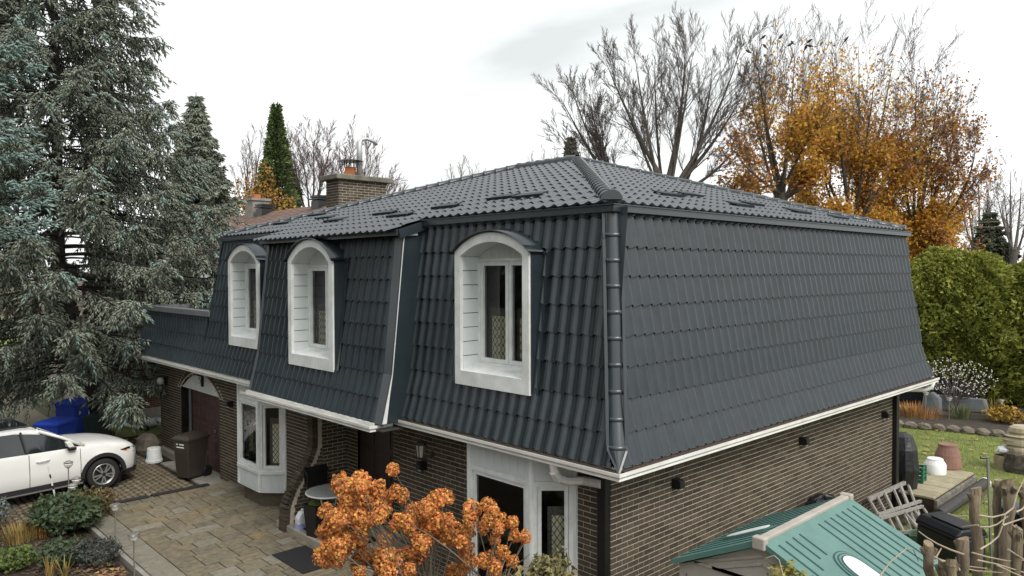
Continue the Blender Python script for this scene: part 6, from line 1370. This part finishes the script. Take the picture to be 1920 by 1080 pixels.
def shrub(base, rx, ry, z0, z1, n, size, m, label, seed, name='shrub', stems=9, mst=M_TWIG, cat='shrub', leafz=.0, group=None, flat=False):
    g = np.random.default_rng(seed); root = empty(name, tuple(base), 0, label, cat, group); q = MB()
    for i in range(stems):
        a = g.uniform(0, 6.3); r_ = g.uniform(.2, .8); q.tube([(0, 0, -.05), (rx*r_*.4*math.cos(a), ry*r_*.4*math.sin(a), z1*.45), (rx*r_*math.cos(a), ry*r_*math.sin(a), z1*g.uniform(.7, .95))], [.014, .010, .005], 4)
    q.build('stems', mst, root); d = g.normal(size=(n, 3)); d /= np.linalg.norm(d, axis=1, keepdims=True); r_ = g.uniform(.3, 1, n)**.45; lob = 1+.22*np.sin(d[:, 0]*5+seed)*np.cos(d[:, 1]*6)+.15*np.sin(d[:, 2]*9+d[:, 0]*7)
    P = d*(r_*lob)[:, None]*np.array((rx, ry, (z1-z0)/2))+np.array((0, 0, (z0+z1)/2)); P = P[P[:, 2] > .01]; leaves_at(P, size, m, 'foliage', root, seed, flat); return root
shrub((p[0], p[1], 0), 1.7, 1.7, 3.0, zat(318, 45), 5200, .17, M_OSH, 'amber-leaved shrub tree before the green cypress', 51, 'amber_tree', cat='tree')
# ---------------------------------------------------------------- front garden
M_GSH = mat('dark_green_leaf', (.055, .085, .035), .7, .3, 4, rand=.4, hue=.03, col2=(.035, .055, .024)); M_BRSH = mat('browning_leaf', (.15, .125, .04), .8, .3, 4, rand=.4, hue=.04, col2=(.10, .06, .03)); M_STRAW = mat('straw_grass', (.30, .22, .06), .9, .25, 4, rand=.35, hue=.03); M_GRY = mat('grey_leaf', (.085, .095, .08), .85, .3, 4, rand=.4)
p = onax(135, 1000, 2, 0); shrub((p[0]-.3, p[1], 0), .72, .55, .05, .62, 3200, .085, M_GSH, 'dark green peony-like shrub between the car and the patio kerb', 52)
p = onax(165, 985, 2, 0); shrub((p[0]-.2, p[1]+.1, 0), .42, .42, .1, .62, 1600, .06, M_BRSH, 'browning shrub around the crystal solar lamps', 53)
p = onax(190, 1050, 2, 0); shrub((p[0], p[1]-.1, 0), .45, .4, .0, .34, 1700, .045, M_GRY, 'low grey-leaved mound below the patio kerb', 54)
p = onax(130, 1050, 2, 0); shrub((p[0], p[1]-.1, 0), .5, .4, .0, .32, 900, .07, M_GSH, 'sparse green low shrub in the middle of the bed', 55)
p = onax(22, 1065, 2, 0); shrub((p[0], p[1], 0), .35, .35, .0, .3, 1200, .055, mat('fresh_green_leaf', (.12, .17, .035), .8, .3, 4, rand=.3), 'fresh green low plant at the bed corner', 56)
p = onax(-8, 960, 2, .3); shrub((p[0], p[1], 0), .22, .22, .1, .55, 350, .06, mat('sage_leaf', (.16, .19, .17), .8, .2, 4, rand=.3), 'pale sage shrub at the drive edge', 57)
def tuft(base, n, h, spread, m, label, seed, name='grass_tuft', cat='grass'):
    g = np.random.default_rng(seed); root = empty(name, tuple(base), 0, label, cat); a = g.uniform(0, 6.3, n); r_ = spread*np.sqrt(g.uniform(0, 1, n)); tl = g.uniform(.1, .6, n); hh = h*g.uniform(.6, 1.1, n)
    B = np.stack([r_*np.cos(a)*.5, r_*np.sin(a)*.5, np.zeros(n)], 1); T = B+np.stack([np.cos(a)*tl*hh, np.sin(a)*tl*hh, hh*np.sqrt(1-(tl*.8)**2)], 1); Mi = (B+T)/2+np.array((0, 0, .12*h)); w = np.stack([-np.sin(a), np.cos(a), 0*a], 1)*.007
    V = np.stack([B-w, B+w, Mi+w, Mi-w, T], 1).reshape(-1, 3); o5 = (np.arange(n)*5)[:, None]; link('blades', mesh_np('blades', V, [o5+np.array([[0, 1, 2, 3]]), o5+np.array([[3, 2, 4]])]), m, root); return root
p = onax(40, 1010, 2, 0); tuft((p[0], p[1], 0), 240, .26, .7, M_STRAW, 'straw-yellow ornamental grass at the edge of the bed', 58); p = onax(78, 1000, 2, 0); tuft((p[0], p[1], 0), 260, .26, .6, mat('orange_grass', (.36, .18, .04), .9, .2, rand=.3), 'orange-brown grass clump beside the dark green shrub', 59)
for i, (u, v) in enumerate(((107, 1080), (135, 1078))):
    p = onax(u, v, 2, 0); tuft((p[0], p[1]-.1, 0), 22, .34, .12, M_STRAW, ['dry straw stalks at the front of the bed', 'second clump of dry straw stalks near the grey mound'][i], 60+i)
g = np.random.default_rng(5)
n = 5200; P = np.stack([g.uniform(-12.5, -5.5, n), -2.55-np.abs(g.normal(size=n))*.9, -.012+g.uniform(0, .02, n)], 1); tag(leaves_at(P, .055, mat('leaf_litter', (.12, .078, .045), .95, .4, 6, rand=.5, hue=.03, col2=(.05, .035, .025)), 'leaf_litter', None, 61, True), kind='stuff')
n = 260; P = np.stack([g.uniform(-9.5, -6, n), -2.6-np.abs(g.normal(size=n))*.35, -.0+g.uniform(0, .03, n)], 1); tag(leaves_at(P, .085, mat('tan_leaf', (.34, .20, .09), .9, .3, 6, rand=.4, hue=.03), 'fallen_leaves', None, 62, True), kind='stuff')
# ---------------------------------------------------------------- hydrangea with dried orange heads
HZ = [(715,95,40),(265,215,60),(340,240,60),(440,190,60),(440,245,50),(585,250,50),(735,285,45),(795,315,45),(385,340,60),(310,340,50),(470,350,50),(560,385,45),(650,350,45),(420,420,60),(340,430,50),(145,455,50),(200,500,45),(250,520,55),(290,460,55),(360,490,50),(440,500,50),(520,510,45),(640,440,50),(590,500,50),(460,545,50),(150,610,55),(110,635,40),(230,640,60),(290,640,50),(190,700,60),(330,700,50),(410,650,55),(460,600,40),(440,700,50),(240,760,60),(150,770,50),(310,770,50),(100,850,50),(180,850,60),(250,850,50),(650,700,45),(735,570,40),(760,510,35),(830,540,50),(910,450,55),(870,490,50),(1000,430,55),(1050,390,55),(1110,340,55),(1180,330,45),(940,540,50),(1000,500,45),(1090,540,60),(1060,480,50),(1190,530,45),(900,620,55),(1060,620,55),(1010,680,50),(960,730,55),(950,800,55),(1170,650,55),(1240,650,60),(1300,700,50),(1230,700,40),(1390,440,60),(1380,530,45),(1360,640,45),(1350,760,45),(1340,840,55),(1370,890,45),(850,820,50),(460,830,55),(520,830,50),(420,890,50),(640,840,60),(730,850,55),(690,890,50),(620,920,50),(430,970,40),(560,840,40),(620,980,50),(680,980,50),(850,960,50),(1230,970,50),(1530,400,45),(1570,450,40),(1540,530,45),(1490,590,40),(1640,520,40),(1620,600,40),(1740,545,40),(1590,690,35),(1760,660,40),(1850,670,40),(1660,800,45),(1480,880,45),(1550,840,40),(1590,930,45),(1740,880,40),(1590,995,40),(1290,980,50)]
hb = np.array((-1.05, -1.35, 0)); HY = empty('hydrangea_shrub', tuple(hb), 0, 'tall hydrangea covered in dried orange-brown flower heads before the bay window', 'shrub')
M_HY = mat('dried_orange_petal', (.70, .33, .10), .85, .2, 30, rand=.5, hue=.025, col2=(.54, .21, .055), trans=.25); M_HST = mat('pale_stem', (.20, .165, .12), .9, .25)
PET = np.array([(-.5, -.5, 0), (.5, -.5, .1), (.5, .5, -.05), (-.5, .5, .12)]); PET_F = [np.array([(0, 1, 2, 3)])]
heads = []
for sd_ in range(4):
    gg = np.random.default_rng(70+sd_); n = 330; d = gg.normal(size=(n, 3)); d /= np.linalg.norm(d, axis=1, keepdims=True); rr = gg.uniform(.45, 1, n)**.35; lob = 1+.22*np.sin(d[:, 0]*5+sd_)*np.cos(d[:, 2]*6+sd_); P = d*(rr*lob)[:, None]*np.array((1, 1, 1.12))
    V, F = scatter(PET, PET_F, P, frames(d+gg.normal(size=(n, 3))*.55, gg.uniform(0, 6.3, n)), .25*gg.uniform(.7, 1.25, n)); me = mesh_np('flower_head', V, F); me.materials.append(M_HY); heads.append(me)
gg = random.Random(77); q = MB(); mains = []
for i in range(11):
    a = gg.uniform(0, 6.3); top = np.array((.45*math.cos(a), .45*math.sin(a), gg.uniform(1.0, 1.6))); pts = curve((.05*math.cos(a), .05*math.sin(a), -.02), top, (.08*math.cos(a), .08*math.sin(a), 0), 5); q.tube(pts, [.020, .018, .016, .014, .013, .012], 5); mains.append(pts)
for i, (x_, y_, r_) in enumerate(HZ):
    u, v = 580+x_/4.571, 860+y_/4.571; dp = 7.6+gg.uniform(-.45, .45)-.25*math.sin(x_*.004); c = px(u, v, dp)-hb; s_ = r_/4.571/FPX*dp*1.36
    o = link('flower_head', heads[i % 4], None, HY, loc=tuple(c)); o.scale = (s_, s_, s_); o.rotation_euler = (gg.uniform(-.5, .5), gg.uniform(-.5, .5), gg.uniform(0, 6))
    mp_ = min(mains, key=lambda m_: np.linalg.norm(m_[-1]-c)+gg.uniform(0, .25)); st = mp_[gg.randint(2, 5)]; q.tube(curve(st, c, (gg.uniform(-.06, .06), gg.uniform(-.06, .06), .05), 4), [.008, .007, .006, .005, .004], 4)
for i in range(90):
    mp_ = gg.choice(mains); st = mp_[gg.randint(2, 5)]; a = gg.uniform(0, 6.3); L_ = gg.uniform(.3, .8); q.tube(curve(st, st+np.array((math.cos(a)*L_*.7, math.sin(a)*L_*.7, L_*gg.uniform(.1, .9))), (0, 0, .05), 3), [.006, .005, .004, .003], 3)
q.build('stems', M_HST, HY)
M_YG = mat('dull_yellow_leaf', (.22, .19, .075), .8, .25, 5, rand=.35, hue=.03, col2=(.14, .13, .06))
p = px(1032, 1085, 7.9); shrub((p[0], p[1], 0), .32, .32, .9, 1.68, 1300, .07, M_YG, 'dull yellow-leaved shrub under the corner bay window', 80, stems=8)
p = px(965, 1095, 7.7); shrub((p[0], p[1], 0), .22, .22, 1.0, 1.62, 420, .07, M_YG, 'small yellow-green shrub at the hydrangea foot by the bay', 81, stems=6)
p = px(1482, 1085, 5.6); shrub((p[0], p[1], 0), .16, .16, 2.1, 2.52, 420, .04, mat('yellow_green_leaf', (.30, .27, .04), .8, .25, 5, rand=.3, hue=.03), 'thin sapling with yellow leaves before the shed gable', 82, stems=5)
# ---------------------------------------------------------------- hard-pruned stems by the shed
PR = px(1850, 1100, 5.5); pr_ = empty('pruned_shrub', (PR[0], PR[1], 0), 0, 'hard-pruned multi-stemmed shrub with cut stubs and thin suckers', 'shrub'); o_ = np.array((PR[0], PR[1], 0)); M_CUT = mat('cut_bark', (.21, .165, .11), .95, .3, 9, 1.0, 30, streak=(3, 3, .6), col2=(.075, .06, .042)); M_CUTF = mat('cut_wood_face', (.30, .235, .15), .95, .3, 12); M_SUCK = mat('pale_sucker', (.42, .35, .25), .85, .2)
gg = random.Random(6)
for (u, v, w_, dp, ub) in ((1829, 918, 25, 5.5, 1836), (1806, 1012, 24, 5.35, 1818), (1741, 1022, 22, 5.3, 1775), (1768, 1055, 20, 5.2, 1790), (1888, 905, 30, 5.8, 1872), (1908, 992, 22, 5.4, 1895), (1783, 1052, 22, 5.1, 1800), (1925, 915, 26, 5.8, 1900), (1872, 902, 18, 5.9, 1868)):
    t = px(u, v, dp)-o_; b = px(ub, 1500, dp)-o_; b = np.array((b[0]*.5, b[1]*.5, 0)); r_ = w_*.40/FPX*dp; q = MB(); n = 16
    pts = [b+(t-b)*k_/n+np.array((gg.gauss(0, .016), gg.gauss(0, .016), 0))*(k_ < n) for k_ in range(n+1)]; q.tube(pts, [r_*gg.uniform(.82, 1.15) for _ in pts[:-1]]+[r_], 9); q.build('cut_stem', M_CUT, pr_, smooth=True)
    q = MB(); e = pts[-1]; tl_ = (gg.uniform(-.5, .5), gg.uniform(-.5, .5)); q.add([e+np.array((r_*.97*math.cos(a_), r_*.97*math.sin(a_), .012+r_*(tl_[0]*math.cos(a_)+tl_[1]*math.sin(a_)))) for a_ in np.linspace(0, 6.283, 10)[:-1]]+[e+np.array((r_*math.cos(a_), r_*math.sin(a_), -.03)) for a_ in np.linspace(0, 6.283, 10)[:-1]], [tuple(range(9))]+[(9+k_, 9+(k_+1) % 9, (k_+1) % 9, k_) for k_ in range(9)]); q.build('cut_face', M_CUTF, pr_)
    for s_ in (-1, 1):
        q = MB(); a = gg.uniform(0, 6.3); q.tube([e-np.array((0, 0, .12)), e+np.array((math.cos(a)*r_*1.5, math.sin(a)*r_*1.5, -.02))], [r_*.5, r_*.42], 6); q.build('stub', M_CUT, pr_)
def sucker(pp, r_=.007, dp=5.3):
    P = [px(u, v, dp+.05*i)-o_ for i, (u, v) in enumerate(pp)]; q = MB(); q.tube(P, [r_*(1-.5*i/len(P)) for i in range(len(P))], 5); q.build('sucker', M_SUCK, pr_)
for pp in (((1815, 968), (1795, 969), (1777, 963)), ((1835, 966), (1860, 970), (1885, 964), (1900, 952), (1907, 925), (1922, 895)), ((1836, 988), (1855, 988), (1870, 983), (1890, 968)), ((1838, 1030), (1858, 1018), (1872, 1006), (1880, 985), (1885, 965)),
           ((1808, 1040), (1780, 1030), (1758, 1020), (1738, 1008), (1722, 996)), ((1822, 1036), (1850, 1044), (1890, 1052), (1925, 1050)), ((1740, 1040), (1765, 1050), (1800, 1060), (1850, 1066)), ((1880, 985), (1900, 978), (1930, 968)), ((1870, 1060), (1890, 1070), (1925, 1085)),
           ((1832, 1050), (1870, 1058), (1925, 1075)), ((1745, 1060), (1755, 1045), (1765, 1028)), ((1800, 1070), (1795, 1058), (1792, 1045)), ((1905, 985), (1915, 1000), (1920, 1020)), ((1835, 985), (1818, 986), (1805, 988)), ((1890, 1030), (1905, 1040), (1925, 1052)), ((1760, 1075), (1790, 1062), (1830, 1070), (1880, 1074)), ((1760, 1085), (1780, 1072), (1815, 1066)), ((1905, 960), (1916, 955), (1930, 940))): sucker(pp)
for pp in (((1470, 1085), (1461, 1050), (1452, 1042), (1436, 1046), (1425, 1060)), ((1650, 1080), (1668, 1055), (1700, 1028), (1712, 1030), (1722, 1052))): sucker(pp, .005, 5.2)
# ---------------------------------------------------------------- back garden plants
p = atdepth(1792, 24.6); g = np.random.default_rng(90); wb = empty('white_berry_bush', (p[0], p[1], 0), 0, 'dark-twigged bush speckled with white berries before the hedge', 'shrub'); n = 380; d = g.normal(size=(n, 3)); d /= np.linalg.norm(d, axis=1, keepdims=True)
BP = d*g.uniform(.2, 1, n)[:, None]**.5*np.array((1.25, 1.1, .7))+np.array((0, 0, 1.15)); T8 = np.array([(1, 0, 0), (-1, 0, 0), (0, 1, 0), (0, -1, 0), (0, 0, 1), (0, 0, -1)], float); T8F = [np.array([(0, 2, 4), (2, 1, 4), (1, 3, 4), (3, 0, 4), (2, 0, 5), (1, 2, 5), (3, 1, 5), (0, 3, 5)])]
V, F = scatter(T8, T8F, BP, np.repeat(np.eye(3)[None], n, 0), .024*g.uniform(.6, 1.2, n)); tag(link('berries', mesh_np('berries', V, F), mat('white_berry', (.72, .70, .66), .6, .1), wb), kind='stuff'); sel = BP[::4]; c0 = np.zeros((len(sel), 3)); c0[:, 2] = .3; V, F = tubes_np(c0+(sel-c0)*.3, sel, np.full(len(sel), .008), np.full(len(sel), .004), 3); V2, F2 = tubes_np(np.repeat([(0, 0, 0.)], 8, 0), c0[:8]+sel[:8]*.35, np.full(8, .02), np.full(8, .01), 4); link('stems', mesh_np('stems', np.concatenate([V, V2]), [F, F2+len(V)]), M_TWIG, wb)
p = atdepth(1888, 22.9); shrub((p[0], p[1], 0), .55, .45, .0, .5, 900, .08, mat('golden_leaf', (.38, .24, .03), .85, .25, 5, rand=.3, hue=.02), 'golden yellow mound at the end of the stone edging', 91, 'garden_mound')
p = atdepth(1722, 24); tuft((p[0], p[1], 0), 420, .42, 1.5, mat('orange_grass2', (.40, .20, .06), .9, .2, rand=.3), 'orange dead perennial clump by the downspout end of the rear bed', 92); p = atdepth(1805, 23.6); tuft((p[0], p[1], 0), 160, .5, .6, mat('green_blade', (.16, .18, .08), .9, .2, rand=.3), 'green blade clump behind the edging stones', 93); p = atdepth(1868, 23.6); tuft((p[0], p[1], 0), 60, .7, .3, M_STRAW, 'tall straw stalks beside the golden mound', 94)
g = np.random.default_rng(95); n = 60000; GX = g.uniform(-4.5, 6, n); GY = g.uniform(3.2, 18.4, n); ok = ~((GX < .32) & (GY < 12.3)) & ~((GX < 2.6) & (GY < 2.5)); GX, GY = GX[ok], GY[ok]; n = len(GX); a = g.uniform(0, 6.3, n); hgt = g.uniform(.03, .075, n); B = np.stack([GX, GY, np.full(n, -.035)], 1); w = np.stack([np.cos(a), np.sin(a), 0*a], 1)*.006; T = B+np.stack([g.normal(size=n)*.025, g.normal(size=n)*.025, hgt], 1)
V = np.stack([B-w, B+w, T], 1).reshape(-1, 3); tag(link('grass', mesh_np('grass', V, [(np.arange(n)*3)[:, None]+np.array([[0, 1, 2]])]), mat('grass_blade', (.22, .26, .05), .9, .25, 1.2, rand=.4, hue=.03, col2=(.16, .18, .04))), kind='stuff')
n = 420; P = np.stack([g.uniform(-3.5, 5, n), g.uniform(5, 18, n), np.full(n, .02)], 1); P = P[~((P[:, 0] < .4) & (P[:, 1] < 12.3))]; tag(leaves_at(P, .11, mat('yellow_fallen_leaf', (.42, .32, .09), .9, .3, 6, rand=.35, hue=.03), 'fallen_leaves', None, 96, True), kind='stuff')
n = 170; P = np.stack([g.uniform(-18, -16, n), g.uniform(-.5, 2.5, n), np.full(n, .0)], 1); tag(leaves_at(P, .13, MATS['yellow_fallen_leaf'], 'fallen_leaves', None, 97, True), kind='stuff')
pl_ = onax(760, 690, 1, .15); lf_ = np.array([(-.05, 0, 0), (-.02, .02, .01), (-.045, .05, 0), (-.01, .045, .01), (0, .085, 0), (.012, .045, .01), (.045, .05, 0), (.02, .02, .01), (.05, 0, 0), (0, -.03, 0)]); q = MB(); q.add([(pl_[0]+v[0], dz(pl_[2])-.045, pl_[2]+v[1]) for v in lf_], [tuple(range(10))]); tag(q.build('maple_leaf', mat('yellow_leaf', (.50, .30, .04), .8, .1)), 'single yellow maple leaf stuck on the roof by the step', 'leaf')
# ---------------------------------------------------------------- birds in the bare tops
q = MB(); q.lathe([(.004, -.15), (.03, -.10), (.055, -.02), (.06, .03), (.045, .08), (.038, .10), (.04, .13), (.02, .155), (.003, .185)], (0, 0, 0), 8, 'x'); q.prism([(-.26, -.02, -.01), (-.12, -.025, 0), (-.12, .025, 0), (-.26, .02, -.01)], (0, 0, .012)); q.tube([(0, .015, -.05), (0, .015, -.11)], .005, 4); q.tube([(0, -.015, -.05), (0, -.015, -.11)], .005, 4)
BM = q.mesh('bird', True); BM.materials.append(M_BLACK); rb = random.Random(2)
for i, (x_, y_) in enumerate(((213, 70), (290, 68), (222, 110), (220, 150), (150, 133), (330, 103), (342, 93), (415, 88), (420, 108), (470, 97), (578, 80), (455, 137), (400, 116))):
    p = px(1340+x_/2.348, 40+y_/2.348, 33.3); o = link('bird', BM, None, None, loc=tuple(p)); o.rotation_euler = (0, rb.uniform(-.9, -.3), rb.uniform(0, 6.3)); tag(o, 'small dark bird perched in the bare top of the maple', 'bird', 'birds perched in the maple tops')

wreath((-9.72, .32, 1.85), 'round dried wreath hanging in the front pane of the bay beside the garage')
for i, (c_, lb) in enumerate((((-2.3, .55, .62), 'leafy house plant inside the corner bay window'), ((-9.6, .5, .82), 'small house plant on the sill of the bay beside the garage'))):
    shrub(c_, .32, .2, .05, (.75 if i == 0 else .28), 260, .10, M_GSH, lb, 120+i, 'house_plant', cat='plant', stems=5)

# ---------------------------------------------------------------- spruces across the street, the dark trees mirrored in the front windows
ROW_ = ((-21, -21.5, 1.0), (-15.5, -20.5, .9), (-10, -22, 1.05), (-4.5, -20.8, .95), (1, -21.6, 1.0), (6, -20.6, .85))
for i, (x_, y_, s_) in enumerate(ROW_):
    o = copy_tree(BIGSP); o.location = (x_, y_, 0); o.rotation_euler = (0, 0, 1.1*i+.6); o.scale = (s_, s_, s_); tag(o, 'tall spruce in the row across the street, mirrored in the front panes', 'tree', 'spruces across the street')
